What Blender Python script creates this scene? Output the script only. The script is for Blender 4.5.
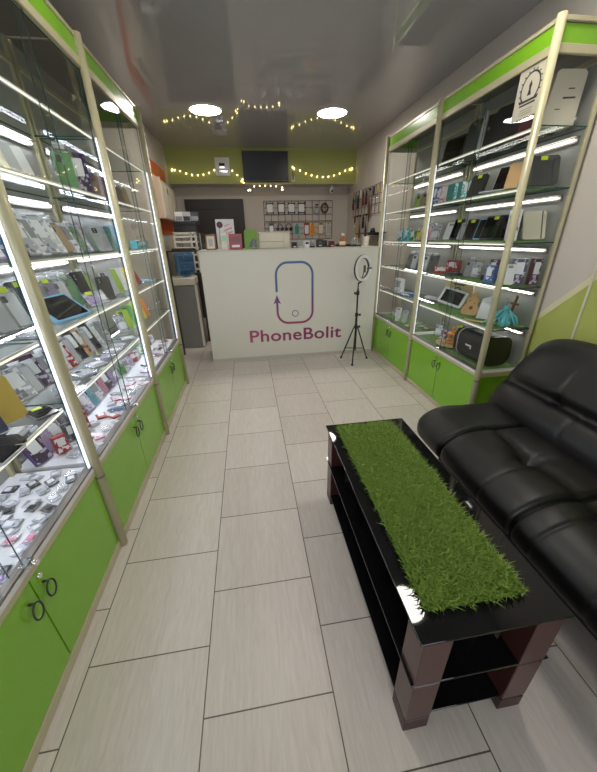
import bpy, bmesh, math, random
from mathutils import Vector, Matrix
for o in list(bpy.data.objects): bpy.data.objects.remove(o)
S = bpy.context.scene
COL = S.collection
PI = math.pi

# ---------------------------------------------------------------- camera
cam_d = bpy.data.cameras.new('camera'); cam = bpy.data.objects.new('camera', cam_d); COL.objects.link(cam)
Rt = Vector((0.988436, -0.150310, -0.020014)); Up = Vector((0.081257, 0.413602, 0.906825)); Fw = Vector((0.128027, 0.897965, -0.421033))
mw = Matrix.Identity(4)
for i in range(3):
    mw[i][0] = Rt[i]; mw[i][1] = Up[i]; mw[i][2] = -Fw[i]
mw[2][3] = 1.3024
cam.matrix_world = mw
cam_d.sensor_fit = 'HORIZONTAL'; cam_d.sensor_width = 36; cam_d.lens = 36 * 319.608 / 597
cam_d.clip_start = 0.02; cam_d.clip_end = 60
S.camera = cam
# ---------------------------------------------------------------- world, exposure, daylight
w = bpy.data.worlds.new('world'); S.world = w; w.use_nodes = True
w.node_tree.nodes['Background'].inputs[0].default_value = (0.75, 0.85, 1.0, 1)
w.node_tree.nodes['Background'].inputs[1].default_value = 1.0
S.view_settings.view_transform = 'Standard'; S.view_settings.look = 'None'
S.view_settings.gamma = 1.0; S.view_settings.use_curve_mapping = False
S.view_settings.exposure = 0.15
LAMP = 40.0        # ceiling downlights
TUBE_L, TUBE_R, STRIP_L, STRIP_R = 40.0, 13.0, 1.1, 0.5
d = bpy.data.lights.new('shopfront_daylight', 'AREA'); d.shape = 'RECTANGLE'; d.size = 2.2; d.size_y = 1.5
d.energy = 26; d.color = (0.95, 0.96, 1.0)
o = bpy.data.objects.new('shopfront_daylight', d); COL.objects.link(o); o.location = (0.4, -2.12, 1.45); o.rotation_euler = (PI/2, 0, 0)

# ---------------------------------------------------------------- materials
MATS = {}
def mat(name, col, rough=0.5, metal=0.0, emit=0.0, spec=0.5, coat=0.0, noise=0.0, nscale=8.0, bump=0.0, bscale=60.0, ecol=None):
    if name in MATS: return MATS[name]
    m = bpy.data.materials.new(name); m.use_nodes = True; nt = m.node_tree; b = nt.nodes['Principled BSDF']
    b.inputs['Base Color'].default_value = (*col, 1); b.inputs['Roughness'].default_value = rough
    b.inputs['Metallic'].default_value = metal; b.inputs['Specular IOR Level'].default_value = spec
    b.inputs['Coat Weight'].default_value = coat; b.inputs['Coat Roughness'].default_value = 0.05
    tc = nt.nodes.new('ShaderNodeTexCoord')
    n = nt.nodes.new('ShaderNodeTexNoise'); n.inputs['Scale'].default_value = nscale; n.inputs['Detail'].default_value = 3
    nt.links.new(tc.outputs['Object'], n.inputs['Vector'])
    mx = nt.nodes.new('ShaderNodeMix'); mx.data_type = 'RGBA'
    k = noise if noise else 0.04
    mx.inputs[6].default_value = (*[c * (1 - k) for c in col], 1); mx.inputs[7].default_value = (*[min(1, c * (1 + k)) for c in col], 1)
    nt.links.new(n.outputs['Fac'], mx.inputs[0]); nt.links.new(mx.outputs[2], b.inputs['Base Color'])
    if bump:
        n2 = nt.nodes.new('ShaderNodeTexNoise'); n2.inputs['Scale'].default_value = bscale; n2.inputs['Detail'].default_value = 4
        nt.links.new(tc.outputs['Object'], n2.inputs['Vector'])
        bp = nt.nodes.new('ShaderNodeBump'); bp.inputs['Strength'].default_value = bump; bp.inputs['Distance'].default_value = 0.01
        nt.links.new(n2.outputs['Fac'], bp.inputs['Height']); nt.links.new(bp.outputs[0], b.inputs['Normal'])
    if emit:
        b.inputs['Emission Color'].default_value = (*(ecol or col), 1); b.inputs['Emission Strength'].default_value = emit
    MATS[name] = m
    return m
def hexc(r, g, b):
    f = lambda c: ((c/255+0.055)/1.055)**2.4 if c > 10 else c/255/12.92
    return (f(r), f(g), f(b))
def glassmat(name, tint, refl=1.0, rough=0.0, ior=1.45, alpha=0.0, body=(0.8,0.8,0.8)):
    """thin clear sheet: straight-through transparency with a fresnel reflection"""
    m = bpy.data.materials.new(name); m.use_nodes = True; nt = m.node_tree
    for n in list(nt.nodes): nt.nodes.remove(n)
    out = nt.nodes.new('ShaderNodeOutputMaterial'); tr = nt.nodes.new('ShaderNodeBsdfTransparent'); gl = nt.nodes.new('ShaderNodeBsdfGlossy')
    tr.inputs[0].default_value = (*tint, 1); gl.inputs['Roughness'].default_value = rough
    # Schlick reflectance from the angle to the sheet, the same on both faces
    ge = nt.nodes.new('ShaderNodeNewGeometry'); dt = nt.nodes.new('ShaderNodeVectorMath'); dt.operation = 'DOT_PRODUCT'
    nt.links.new(ge.outputs['Normal'], dt.inputs[0]); nt.links.new(ge.outputs['Incoming'], dt.inputs[1])
    def mth(op, a, b_):
        q = nt.nodes.new('ShaderNodeMath'); q.operation = op
        for i, v in ((0, a), (1, b_)):
            if v is None: continue
            if isinstance(v, (int, float)): q.inputs[i].default_value = v
            else: nt.links.new(v, q.inputs[i])
        return q.outputs[0]
    c1 = mth('SUBTRACT', 1.0, mth('ABSOLUTE', dt.outputs['Value'], None)); f0 = ((ior-1)/(ior+1))**2
    fres = mth('ADD', mth('MULTIPLY', mth('POWER', c1, 5.0), 1-f0), f0)
    mu = nt.nodes.new('ShaderNodeMath'); mu.operation = 'MULTIPLY'; mu.inputs[1].default_value = refl; mu.use_clamp = True
    mx = nt.nodes.new('ShaderNodeMixShader')
    nt.links.new(fres, mu.inputs[0]); nt.links.new(mu.outputs[0], mx.inputs[0]); nt.links.new(gl.outputs[0], mx.inputs[2])
    if alpha:
        df = nt.nodes.new('ShaderNodeBsdfDiffuse'); df.inputs[0].default_value = (*body, 1)
        m2 = nt.nodes.new('ShaderNodeMixShader'); m2.inputs[0].default_value = alpha
        nt.links.new(tr.outputs[0], m2.inputs[1]); nt.links.new(df.outputs[0], m2.inputs[2]); nt.links.new(m2.outputs[0], mx.inputs[1])
    else: nt.links.new(tr.outputs[0], mx.inputs[1])
    nt.links.new(mx.outputs[0], out.inputs[0])
    MATS[name] = m
    return m
GLASS = glassmat('clear_glass', (0.985, 0.995, 0.99), 0.6)
SHELFG = glassmat('shelf_glass', (0.93, 0.97, 0.955), 0.12)
CLEAR = glassmat('clear_plastic', (0.92, 0.93, 0.95), 1.0, 0.12, 1.5, 0.12)
EDGE = mat('glass_edge', (0.02, 0.075, 0.065), 0.15)
ALU = mat('cream_aluminium', hexc(188,182,148), 0.36, 0.15, coat=0.2)
ALUW = mat('pale_aluminium', hexc(214,212,200), 0.35, 0.2)
TRACK = mat('grey_track', hexc(120,114,106), 0.35, 0.5)
GREEN = mat('lime_laminate', hexc(122,180,34), 0.22, coat=0.25, noise=0.03, nscale=3)
LED = mat('led_white', (1,1,1), 0.4, emit=1)
BACKP = mat('showcase_back_panel', hexc(156,156,152), 0.45, 0.0, spec=0.5, coat=0.1)
DECKW = mat('white_deck', hexc(225,224,228), 0.45)
CHROME = mat('chrome', (0.75,0.75,0.76), 0.15, 1.0)
DARKM = mat('dark_metal', (0.06,0.06,0.055), 0.35, 0.7)
BLACKP = mat('black_plastic', (0.012,0.012,0.013), 0.35)
BLACKG = mat('black_gloss', (0.006,0.006,0.007), 0.03, spec=.35)
WHITEP = mat('white_plastic', hexc(225,224,218), 0.35)
WALLM = mat('beige_wall_paint', hexc(198,190,180), 0.8, noise=0.05, nscale=1.5, bump=0.04, bscale=90)
CREAM = mat('cream_plastic', hexc(214,206,186), 0.45)
def emis(name, col, s):
    return mat(name, col, 0.5, emit=s, ecol=col)
TUBEL = emis('led_tube_cool', (0.80, 0.84, 1.0), TUBE_L)
TUBER = emis('led_tube_neutral', (1.0, 0.975, 0.93), TUBE_R)
STRIPL = emis('led_strip_cool', (0.82, 0.85, 1.0), STRIP_L)
STRIPR = emis('led_strip_soft', (0.95, 0.97, 1.0), STRIP_R)
LINEL = emis('led_line_cool', (1,.97,.88), 1.0)
LINER = emis('led_line_soft', (1,.97,.86), .7)
LAMPM = emis('downlight_diffuser', (1.0, 0.94, 0.85), LAMP)

# ---------------------------------------------------------------- mesh helpers
class MB:
    """collects shapes into one mesh; slots = list of materials"""
    def __init__(s, *mats): s.bm = bmesh.new(); s.mats = list(mats)
    def _fin(s, verts, M, mi, smooth=False):
        if M is not None: bmesh.ops.transform(s.bm, matrix=M, verts=verts)
        fs = set(f for v in verts for f in v.link_faces)
        for f in fs: f.material_index = mi; f.smooth = smooth
        return fs
    def box(s, c, d, rot=None, bev=0.0, mi=0, seg=1):
        t = bmesh.new(); r = bmesh.ops.create_cube(t, size=1)
        bmesh.ops.scale(t, vec=d, verts=t.verts)
        if bev:
            bmesh.ops.bevel(t, geom=list(t.edges), offset=min(bev, min(d)*0.45), segments=seg, affect='EDGES', profile=0.6)
        M = Matrix.Translation(c) @ (rot.to_4x4() if rot is not None else Matrix.Identity(4))
        bmesh.ops.transform(t, matrix=M, verts=t.verts); s._merge(t, mi, bev > 0 and seg > 1); return s
    def b(s, x0, x1, y0, y1, z0, z1, bev=0.0, mi=0, seg=1):
        return s.box(((x0+x1)/2, (y0+y1)/2, (z0+z1)/2), (abs(x1-x0), abs(y1-y0), abs(z1-z0)), None, bev, mi, seg)
    def _merge(s, t, mi, smooth):
        for f in t.faces: f.material_index = mi; f.smooth = smooth
        me = bpy.data.meshes.new('tmp'); t.to_mesh(me); t.free(); s.bm.from_mesh(me); bpy.data.meshes.remove(me)
    def cyl(s, p0, p1, r, r1=None, n=16, mi=0, caps=True, smooth=True):
        p0, p1 = Vector(p0), Vector(p1); L = (p1-p0).length
        t = bmesh.new(); bmesh.ops.create_cone(t, cap_ends=caps, segments=n, radius1=r, radius2=r if r1 is None else r1, depth=L)
        q = Vector((0,0,1)).rotation_difference(p1-p0).to_matrix().to_4x4()
        bmesh.ops.transform(t, matrix=Matrix.Translation((p0+p1)/2) @ q, verts=t.verts)
        for f in t.faces: f.material_index = mi; f.smooth = smooth and len(f.verts) == 4
        me = bpy.data.meshes.new('tmp'); t.to_mesh(me); t.free(); s.bm.from_mesh(me); bpy.data.meshes.remove(me); return s
    def tube(s, pts, r, n=8, closed=False, mi=0):
        pts = [Vector(p) for p in pts]; rings = []; N = len(pts); ref = None
        for i, p in enumerate(pts):
            a = pts[(i-1) % N] if (closed or i) else p; c = pts[(i+1) % N] if (closed or i < N-1) else p
            t = (c-a).normalized()
            if ref is None: ref = t.orthogonal().normalized()
            u = (ref - t*ref.dot(t)).normalized(); ref = u; v = t.cross(u)
            rr = r[i] if isinstance(r, (list, tuple)) else r
            rings.append([s.bm.verts.new(p + (u*math.cos(2*PI*k/n) + v*math.sin(2*PI*k/n))*rr) for k in range(n)])
        M = N if closed else N-1
        for i in range(M):
            A, B = rings[i], rings[(i+1) % N]
            for k in range(n):
                f = s.bm.faces.new((A[k], A[(k+1)%n], B[(k+1)%n], B[k])); f.smooth = True; f.material_index = mi
        if not closed:
            for R_ in (rings[0][::-1], rings[-1]):
                f = s.bm.faces.new(R_); f.material_index = mi
        return s
    def lathe(s, prof, n=20, c=(0,0,0), mi=0):
        rings = []
        for r, z in prof:
            rings.append([s.bm.verts.new((c[0]+r*math.cos(2*PI*k/n), c[1]+r*math.sin(2*PI*k/n), c[2]+z)) for k in range(n)])
        for A, B in zip(rings, rings[1:]):
            for k in range(n):
                f = s.bm.faces.new((A[k], A[(k+1)%n], B[(k+1)%n], B[k])); f.smooth = True; f.material_index = mi
        for R_, rev in ((rings[0], True), (rings[-1], False)):
            f = s.bm.faces.new(R_[::-1] if rev else R_); f.material_index = mi
        return s
    def prism(s, pts, y0, y1, mi=0, T=None):
        """outline in local x,z extruded along y"""
        T = T or (lambda p: p)
        A = [s.bm.verts.new(T(Vector((x, y0, z)))) for x, z in pts]; B = [s.bm.verts.new(T(Vector((x, y1, z)))) for x, z in pts]
        n = len(pts); fs = [s.bm.faces.new(A), s.bm.faces.new(B[::-1])]
        for i in range(n): fs.append(s.bm.faces.new((A[i], B[i], B[(i+1)%n], A[(i+1)%n])))
        for f in fs: f.material_index = mi
        return s
    def grid(s, fn, nu, nv, wrapu=False, mi=0):
        V = [[s.bm.verts.new(fn(i/(nu if wrapu else nu-1), j/(nv-1))) for j in range(nv)] for i in range(nu)]
        for i in range(nu if wrapu else nu-1):
            for j in range(nv-1):
                f = s.bm.faces.new((V[i][j], V[(i+1)%nu][j], V[(i+1)%nu][j+1], V[i][j+1])); f.smooth = True; f.material_index = mi
        return V
    def build(s, name, parent=None, org=(0,0,0), recalc=True):
        if recalc: bmesh.ops.recalc_face_normals(s.bm, faces=s.bm.faces)
        if org != (0,0,0): bmesh.ops.translate(s.bm, vec=(-org[0], -org[1], -org[2]), verts=s.bm.verts)
        me = bpy.data.meshes.new(name); s.bm.to_mesh(me); s.bm.free()
        for m in s.mats: me.materials.append(m)
        o = bpy.data.objects.new(name, me); COL.objects.link(o)
        if parent is not None: o.parent = parent
        return o
def rrect(w, h, r, n=6, z0=0.0):
    pts = []
    for cx, cz, a0 in ((w/2-r, h-r, 0), (-w/2+r, h-r, 90), (-w/2+r, r, 180), (w/2-r, r, 270)):
        for k in range(n+1):
            a = math.radians(a0 + 90*k/n); pts.append((cx + r*math.cos(a), z0 + cz + r*math.sin(a)))
    return pts
def tag(o, label, cat, group=None):
    o['label'] = label; o['category'] = cat
    if group: o['group'] = group
    return o
def thing(name, label, cat, loc=(0,0,0), rot=(0,0,0), group=None):
    e = bpy.data.objects.new(name, None); COL.objects.link(e); e.location = loc; e.rotation_euler = rot; e.empty_display_size = 0.05
    return tag(e, label, cat, group)
def struct(o): o['kind'] = 'structure'; return o

# ---------------------------------------------------------------- room shell
XL, XR, YN, YB, ZC = -1.03, 1.79, -2.2, 6.1, 2.5
def tile_mat():
    m = bpy.data.materials.new('pale_wood_look_tiles'); m.use_nodes = True; nt = m.node_tree; b = nt.nodes['Principled BSDF']; L = nt.links.new
    tc = nt.nodes.new('ShaderNodeTexCoord'); sp = nt.nodes.new('ShaderNodeSeparateXYZ'); L(tc.outputs['Object'], sp.inputs[0])
    ax = nt.nodes.new('ShaderNodeMath'); ax.operation = 'ADD'; ax.inputs[1].default_value = 0.240 + 0.3991*8; L(sp.outputs[0], ax.inputs[0])
    ay = nt.nodes.new('ShaderNodeMath'); ay.operation = 'ADD'; ay.inputs[1].default_value = -0.106 + 0.192 + 0.384*20; L(sp.outputs[1], ay.inputs[0])
    cb = nt.nodes.new('ShaderNodeCombineXYZ'); L(ay.outputs[0], cb.inputs[0]); L(ax.outputs[0], cb.inputs[1])
    br = nt.nodes.new('ShaderNodeTexBrick'); br.offset = 0.5; br.offset_frequency = 2; br.squash = 1
    br.inputs['Scale'].default_value = 1; br.inputs['Brick Width'].default_value = 0.384; br.inputs['Row Height'].default_value = 0.3991
    br.inputs['Mortar Size'].default_value = 0.0022; br.inputs['Mortar Smooth'].default_value = 0.2; br.inputs['Bias'].default_value = 0
    br.inputs['Color1'].default_value = (*hexc(205,196,188), 1); br.inputs['Color2'].default_value = (*hexc(217,208,200), 1); br.inputs['Mortar'].default_value = (*hexc(98,90,80), 1)
    L(cb.outputs[0], br.inputs['Vector'])
    mp = nt.nodes.new('ShaderNodeMapping'); mp.inputs['Scale'].default_value = (70, 7.0, 1); L(tc.outputs['Object'], mp.inputs[0])
    n = nt.nodes.new('ShaderNodeTexNoise'); n.inputs['Scale'].default_value = 1.2; n.inputs['Detail'].default_value = 5; n.inputs['Distortion'].default_value = 1.2; L(mp.outputs[0], n.inputs['Vector'])
    cr = nt.nodes.new('ShaderNodeValToRGB'); cr.color_ramp.elements[0].position = 0.3; cr.color_ramp.elements[0].color = (0.87,0.86,0.84,1); cr.color_ramp.elements[1].position = 0.7; cr.color_ramp.elements[1].color = (1,1,1,1)
    L(n.outputs['Fac'], cr.inputs[0])
    mu = nt.nodes.new('ShaderNodeMix'); mu.data_type = 'RGBA'; mu.blend_type = 'MULTIPLY'; mu.inputs[0].default_value = 1
    L(br.outputs['Color'], mu.inputs[6]); L(cr.outputs[0], mu.inputs[7]); L(mu.outputs[2], b.inputs['Base Color'])
    b.inputs['Roughness'].default_value = 0.42
    bp = nt.nodes.new('ShaderNodeBump'); bp.inputs['Strength'].default_value = 0.35; bp.inputs['Distance'].default_value = 0.002; bp.invert = True
    L(br.outputs['Fac'], bp.inputs['Height']); L(bp.outputs[0], b.inputs['Normal'])
    return m
struct(MB(tile_mat()).b(XL-0.1, XR+0.1, YN-0.1, YB+0.1, -0.1, 0).build('floor'))
CEILM = mat('stretch_ceiling_film', hexc(176,174,178), 0.045, spec=0.75, coat=0.15)
struct(MB(CEILM).b(XL-0.1, XR+0.1, YN-0.1, YB+0.1, ZC, ZC+0.1).build('ceiling'))
struct(MB(WALLM).b(XL-0.1, XL, YN, YB, 0, ZC).build('wall_left'))
struct(MB(WALLM).b(XL-0.1, XR+0.1, YB, YB+0.1, 0, ZC).build('wall_back'))
def paint_wall():
    m = bpy.data.materials.new('two_tone_wall_paint'); m.use_nodes = True; nt = m.node_tree; b = nt.nodes['Principled BSDF']; L = nt.links.new
    tc = nt.nodes.new('ShaderNodeTexCoord'); sp = nt.nodes.new('ShaderNodeSeparateXYZ'); L(tc.outputs['Object'], sp.inputs[0])
    # height above the slanted line z = 2.61 - 1.004*y, falling towards the back; only the stretch in front of the showcases is painted
    m1 = nt.nodes.new('ShaderNodeMath'); m1.operation = 'MULTIPLY_ADD'; m1.inputs[1].default_value = 1.0; L(sp.outputs[1], m1.inputs[0]); L(sp.outputs[2], m1.inputs[2])
    cr = nt.nodes.new('ShaderNodeValToRGB'); cr.color_ramp.interpolation = 'CONSTANT'
    mr = nt.nodes.new('ShaderNodeMapRange'); mr.inputs[1].default_value = 0; mr.inputs[2].default_value = 4; L(m1.outputs[0], mr.inputs[0]); L(mr.outputs[0], cr.inputs[0])
    e = cr.color_ramp.elements; e[0].position = 0; e[0].color = (*hexc(168,176,92), 1); e[1].position = 2.552/4; e[1].color = (*hexc(214,208,170), 1)
    x = e.new(2.605/4); x.color = (*hexc(198,190,180), 1)
    gt = nt.nodes.new('ShaderNodeMath'); gt.operation = 'GREATER_THAN'; gt.inputs[1].default_value = 2.2; L(sp.outputs[1], gt.inputs[0])
    mx = nt.nodes.new('ShaderNodeMix'); mx.data_type = 'RGBA'; mx.inputs[7].default_value = (*hexc(198,190,180), 1); L(gt.outputs[0], mx.inputs[0]); L(cr.outputs[0], mx.inputs[6])
    L(mx.outputs[2], b.inputs['Base Color']); b.inputs['Roughness'].default_value = 0.8
    return m
struct(MB(paint_wall()).b(XR, XR+0.1, YN, YB, 0, ZC).build('wall_right'))
# wall behind the camera with the shopfront window
f = MB(WALLM); f.b(XL-.1, -0.75, YN-.1, YN, 0, ZC); f.b(1.55, XR+.1, YN-.1, YN, 0, ZC); f.b(-.75, 1.55, YN-.1, YN, 2.25, ZC); f.b(-.75, 1.55, YN-.1, YN, 0, 0.65)
struct(f.build('wall_front'))
wf = MB(WHITEP)
for x in (-.73, .4, 1.53): wf.b(x-.03, x+.03, YN-.07, YN-.02, .65, 2.25)
for z in (.67, 2.23): wf.b(-.75, 1.55, YN-.07, YN-.02, z-.02, z+.02)
wo = struct(wf.build('window_1'))
MB(GLASS).b(-.72, 1.52, YN-.05, YN-.045, .67, 2.23).build('pane', wo)
# bulkhead above the workshop
OLIVE = mat('lime_bulkhead_paint', hexc(166,170,100), 0.75, noise=0.04, nscale=2)
struct(MB(OLIVE, WALLM).b(XL, XR, 5.7, YB, 2.06, ZC).b(XL, XR, 5.702, YB, 2.055, 2.06, mi=1).build('trim_1'))
struct(MB(mat('duct_cream', hexc(206,202,180), .5)).b(XR-.010, XR, 1.500, 1.512, 0.62, ZC-0.002, bev=.003).build('trim_2'))       # cable duct on right wall
DOORM = mat('dark_brown_door', hexc(44,34,30), 0.5, noise=.12, nscale=5)
dd = struct(MB(DOORM).b(-.905, .02, YB-.045, YB-.001, 0.0, 1.89, bev=.004).build('door_1'))
MB(DOORM).b(-.80,-.10, YB-.052, YB-.044, .95, 1.75, bev=.006).b(-.80,-.10, YB-.052, YB-.044, .12, .85, bev=.006).build('panel', dd)
MB(CHROME).cyl((-.04,YB-.045,1.0),(-.04,YB-.10,1.0),.01).cyl((-.04,YB-.095,1.0),(-.15,YB-.095,1.0),.008).build('door_handle', dd)

# ---------------------------------------------------------------- ceiling downlights
names_l = {(-.29,4.2):'round ceiling downlight above the left half of the counter', (1.02,4.18):'round ceiling downlight above the right half of the counter',
           (-.10,1.57):'round ceiling downlight over the aisle beside the middle left showcase', (1.13,1.57):'round ceiling downlight over the coffee table and sofa',
           }
for (x, y), lb in names_l.items():
    t = thing('ceiling_downlight', lb, 'ceiling light', (x, y, ZC), group='round ceiling downlights')
    MB(WHITEP).tube([(.16*math.cos(a*PI/16), .16*math.sin(a*PI/16), -.006) for a in range(32)], .009, 8, True).build('trim_ring', t)
    MB(LAMPM).lathe([(.150,-.001),(.155,-.010),(.12,-.013)], 32).build('diffuser', t)

# ---------------------------------------------------------------- showcases
LV = [1.785, 1.52, 1.25, 1.0, 0.745]
DECK = 0.465
def ringpts(c, rx, rz, n=20, a0=0, a1=360, ax='x'):
    P = []
    for k in range(n + (0 if a1-a0 == 360 else 1)):
        a = math.radians(a0 + (a1-a0)*k/n); P.append((c[0], c[1]+rx*math.cos(a), c[2]+rz*math.sin(a)))
    return P
def showcase(side, y0, y1, label, near_post, cool, ends=(), liners=()):
    sg = -1 if side == 'L' else 1
    xf = -0.69 if side == 'L' else 1.46
    xb = xf + sg*0.315
    if not near_post: y0 += .0215
    ym = (y0+y1)/2; O = (xf, ym, 0)
    X = lambda a: xf + sg*a                      # a = depth into the cabinet
    t = thing('glass_showcase', label, 'display case', O)
    top = 2.172
    def B(name, m, boxes, parent=t, bev=.002, extra=None):
        k = MB(*(m if isinstance(m, (list,tuple)) else [m]))
        for q in boxes: k.b(X(q[0]), X(q[1]), *q[2:6], bev=bev)
        if extra: extra(k)
        return k.build(name, parent, O)
    # lower and upper rails, back uprights
    rails = [(0,.022,y0,y1,0.0,.042),(0,.022,y0,y1,.425,.452),(0,.022,y0,y1,2.045,2.083),(0,.022,y0,y1,2.152,top),
             (.295,.315,y0,y1,2.152,top),(.295,.315,y0,y1,2.045,2.07),
             (.295,.315,y0,y0+.02,0,top),(.295,.315,y1-.02,y1,0,top)]
    for e in ('near','far'):
        if e in ends:
            ya, yb_ = (y0, y0+.02) if e == 'near' else (y1-.02, y1)
            rails += [(.02,.3,ya,yb_,0,.03),(.02,.3,ya,yb_,.425,.46),(.02,.3,ya,yb_,2.045,2.08),(.02,.3,ya,yb_,2.152,top)]
    B('frame', ALU, rails, bev=.003)
    def post(y): 
        k = MB(ALU, TRACK).cyl((X(-.002), y, 0.004), (X(-.002), y, top), .0195, n=20)
        k.cyl((X(-.002), y, .405), (X(-.002), y, .412), .0205, n=20, mi=1)
        k.build('front_post', t, O)
    post(y1)
    if near_post: post(y0)
    B('header_panel', GREEN, [(.006,.012,y0+.01,y1-.01,2.08,2.155)], bev=0)
    B('top_panel', TRACK, [(.01,.31,y0,y1,2.148,2.153)], bev=0)
    B('back_panel', BACKP, [(.309,.314,y0+.01,y1-.01,.43,2.15)], bev=0)
    B('deck', DECKW, [(.0,.309,y0+.003,y1-.003,.448,DECK)], bev=0)
    B('door_track', TRACK, [(.002,.03,y0+.018,y1-.018,.4655,.474)], bev=0)
    tm, sm = (TUBEL, STRIPL) if cool else (TUBER, STRIPR)
    for z in LV:
        k = MB(SHELFG, EDGE).b(X(.036), X(.306), y0+.012, y1-.012, z-.006, z)
        for f in k.bm.faces:
            if abs(f.normal.z) < .5: f.material_index = 1
        sh = k.build('glass_shelf', t, O)
        B('edge_profile', ALUW, [(.032,.038,y0+.014,y1-.014,z-.014,z+.001)], sh, 0)
        B('led_line', LINEL if cool else LINER, [(.031,.032,y0+.016,y1-.016,z-.0115,z-.0065)], sh, 0)
        B('tube_shield', TRACK, [(.300,.308,y0+.05,y1-.05,z-.062,z-.034),(.276,.308,y0+.05,y1-.05,z-.034,z-.031)], sh, 0)  # opaque shield added to keep tube light off the panel and shelf above
        MB(tm).cyl((X(.292), y0+.07, z-.046), (X(.292), y1-.07, z-.046), .0045, n=10).build('led_tube', sh, O)
    # sliding glass doors, green sheet edges
    mid = ym - .005
    for a, ya, yb_ in ((.010, y0+.02, mid+.02), (.020, mid-.02, y1-.02)):
        k = MB(GLASS, EDGE).b(X(a), X(a+.004), ya, yb_, .474, 2.044)
        for f in k.bm.faces:
            if abs(f.normal.x) < .5: f.material_index = 1
        k.build('glass_door', t, O)
    MB(CHROME).b(X(-.022), X(.008), mid-.005, mid+.028, .476, .494, bev=.004).cyl((X(-.036), mid+.012, .485), (X(-.02), mid+.012, .485), .008).build('door_lock', t, O)
    # cupboard doors below
    for ya, yb_, hy in ((y0+.02, ym-.002, ym-.035), (ym+.002, y1-.02, ym+.035)):
        dr = B('cupboard_door', GREEN, [(.004,.016,ya,yb_,.044,.423)], bev=.0015)
        k = MB(DARKM); k.tube(ringpts((X(-.012), hy, .338), .019, .030, 20), .0028, 8, True)
        k.cyl((X(-.012), hy, .368), (X(.006), hy, .368), .004, n=8)
        k.build('ring_handle', dr, O)
    MB(CHROME).cyl((X(-.004), ym+.03, .402), (X(.005), ym+.03, .402), .008, n=12).build('cupboard_lock', t, O)
    for e in ends:
        ya = y0+.008 if e == 'near' else y1-.012
        k = MB(GLASS, EDGE).b(X(.02), X(.3), ya, ya+.004, .46, 2.045); k.build('side_glass', t, O)
        B('side_board', GREEN, [(.02,.3,ya,ya+.005,.03,.425)], bev=0); B('side_header', GREEN, [(.02,.3,ya,ya+.005,2.08,2.155)], bev=0)
    # upright light strip beside the far post
    if cool: B('upright_led_strip', sm, [(.006,.010,y1-.034,y1-.022,.475,1.775)], bev=0)
    else: B('upright_led_strip', sm, [(.006,.010,y1-.030,y1-.022,.475,1.775)], bev=0)
    return t
showcase('L', 0.24, 1.18, 'tall lime green and glass showcase nearest the viewer along the left wall', True, True, ('near',))
showcase('L', 1.18, 2.13, 'tall lime green and glass showcase in the middle of the left row', False, True)
showcase('L', 2.13, 3.05, 'tall lime green and glass showcase at the far end of the left row', False, True, ('far',))
showcase('R', 1.76, 2.715, 'tall lime green and glass showcase behind the sofa with a poster on it', True, False, ('near',))
showcase('R', 2.715, 3.655, 'tall lime green and glass showcase against the counter on the right', False, False, ('far',))

# ---------------------------------------------------------------- counter
CW = mat('white_counter_laminate', hexc(214,210,198), 0.4, noise=.02, nscale=2)
ct = thing('reception_counter', 'white reception counter with a phone logo across the end of the aisle', 'counter', (0.48, 3.62, 0))
OC = (0.48, 3.62, 0)
MB(CW).b(-.478, 1.434, 3.62, 3.645, 0.0, 1.19, bev=.002).build('front_panel', ct, OC)
MB(CW).b(-.478, -.455, 3.645, 4.1, 0, 1.19).b(1.41, 1.434, 3.645, 4.1, 0, 1.19).b(-.455,1.41,3.645,4.08,.70,.72).build('carcass', ct, OC)
MB(mat('counter_top_laminate', hexc(205,200,186), .35)).b(-.485, 1.436, 3.612, 4.12, 1.19, 1.2, bev=.002).build('worktop', ct, OC)
MB(mat('counter_kick', hexc(188,180,166), .5)).b(-.480, 1.434, 3.612, 3.62, 0.0, .035).build('kickboard', ct, OC)
def grad(name, axis, stops, a, b):
    m = bpy.data.materials.new(name); m.use_nodes = True; nt = m.node_tree; bs = nt.nodes['Principled BSDF']; L = nt.links.new
    tc = nt.nodes.new('ShaderNodeTexCoord'); sp = nt.nodes.new('ShaderNodeSeparateXYZ'); L(tc.outputs['Object'], sp.inputs[0])
    mr = nt.nodes.new('ShaderNodeMapRange'); mr.inputs[1].default_value = a; mr.inputs[2].default_value = b; L(sp.outputs[axis], mr.inputs[0])
    cr = nt.nodes.new('ShaderNodeValToRGB'); L(mr.outputs[0], cr.inputs[0]); e = cr.color_ramp.elements
    e[0].position = stops[0][0]; e[0].color = (*stops[0][1], 1); e[1].position = stops[-1][0]; e[1].color = (*stops[-1][1], 1)
    for p, c in stops[1:-1]: q = e.new(p); q.color = (*c, 1)
    L(cr.outputs[0], bs.inputs['Base Color']); bs.inputs['Roughness'].default_value = .4
    return m
LG = grad('logo_gradient_print', 2, [(0, hexc(158,56,92)), (.35, hexc(116,60,120)), (.65, hexc(84,92,148)), (1, hexc(84,108,156))], .41, 1.07)
def ribbon(k, pts, wd, y0, y1):
    for i in range(len(pts)-1):
        a = Vector((pts[i][0], 0, pts[i][1])); b_ = Vector((pts[i+1][0], 0, pts[i+1][1])); t = (b_-a).normalized(); n = Vector((-t.z, 0, t.x))*wd/2; e = t*wd*.08
        q = [a-n-e, b_-n+e, b_+n+e, a+n-e]
        k.prism([(v.x, v.z) for v in q], y0, y1)
rr = [(x+.497, z) for x, z in rrect(.40, .65, .125, 10, .415)]      # starts at right, top corner, runs anticlockwise
k = MB(LG)
n1 = len(rr)//4
top_left = rr[:2*n1]; bot = rr[2*n1:]
ribbon(k, [rr[-1]] + top_left + [(.297, .765)], .024, 3.6185, 3.6195)
ribbon(k, [(.297, .66)] + bot, .024, 3.6185, 3.6195)
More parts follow.
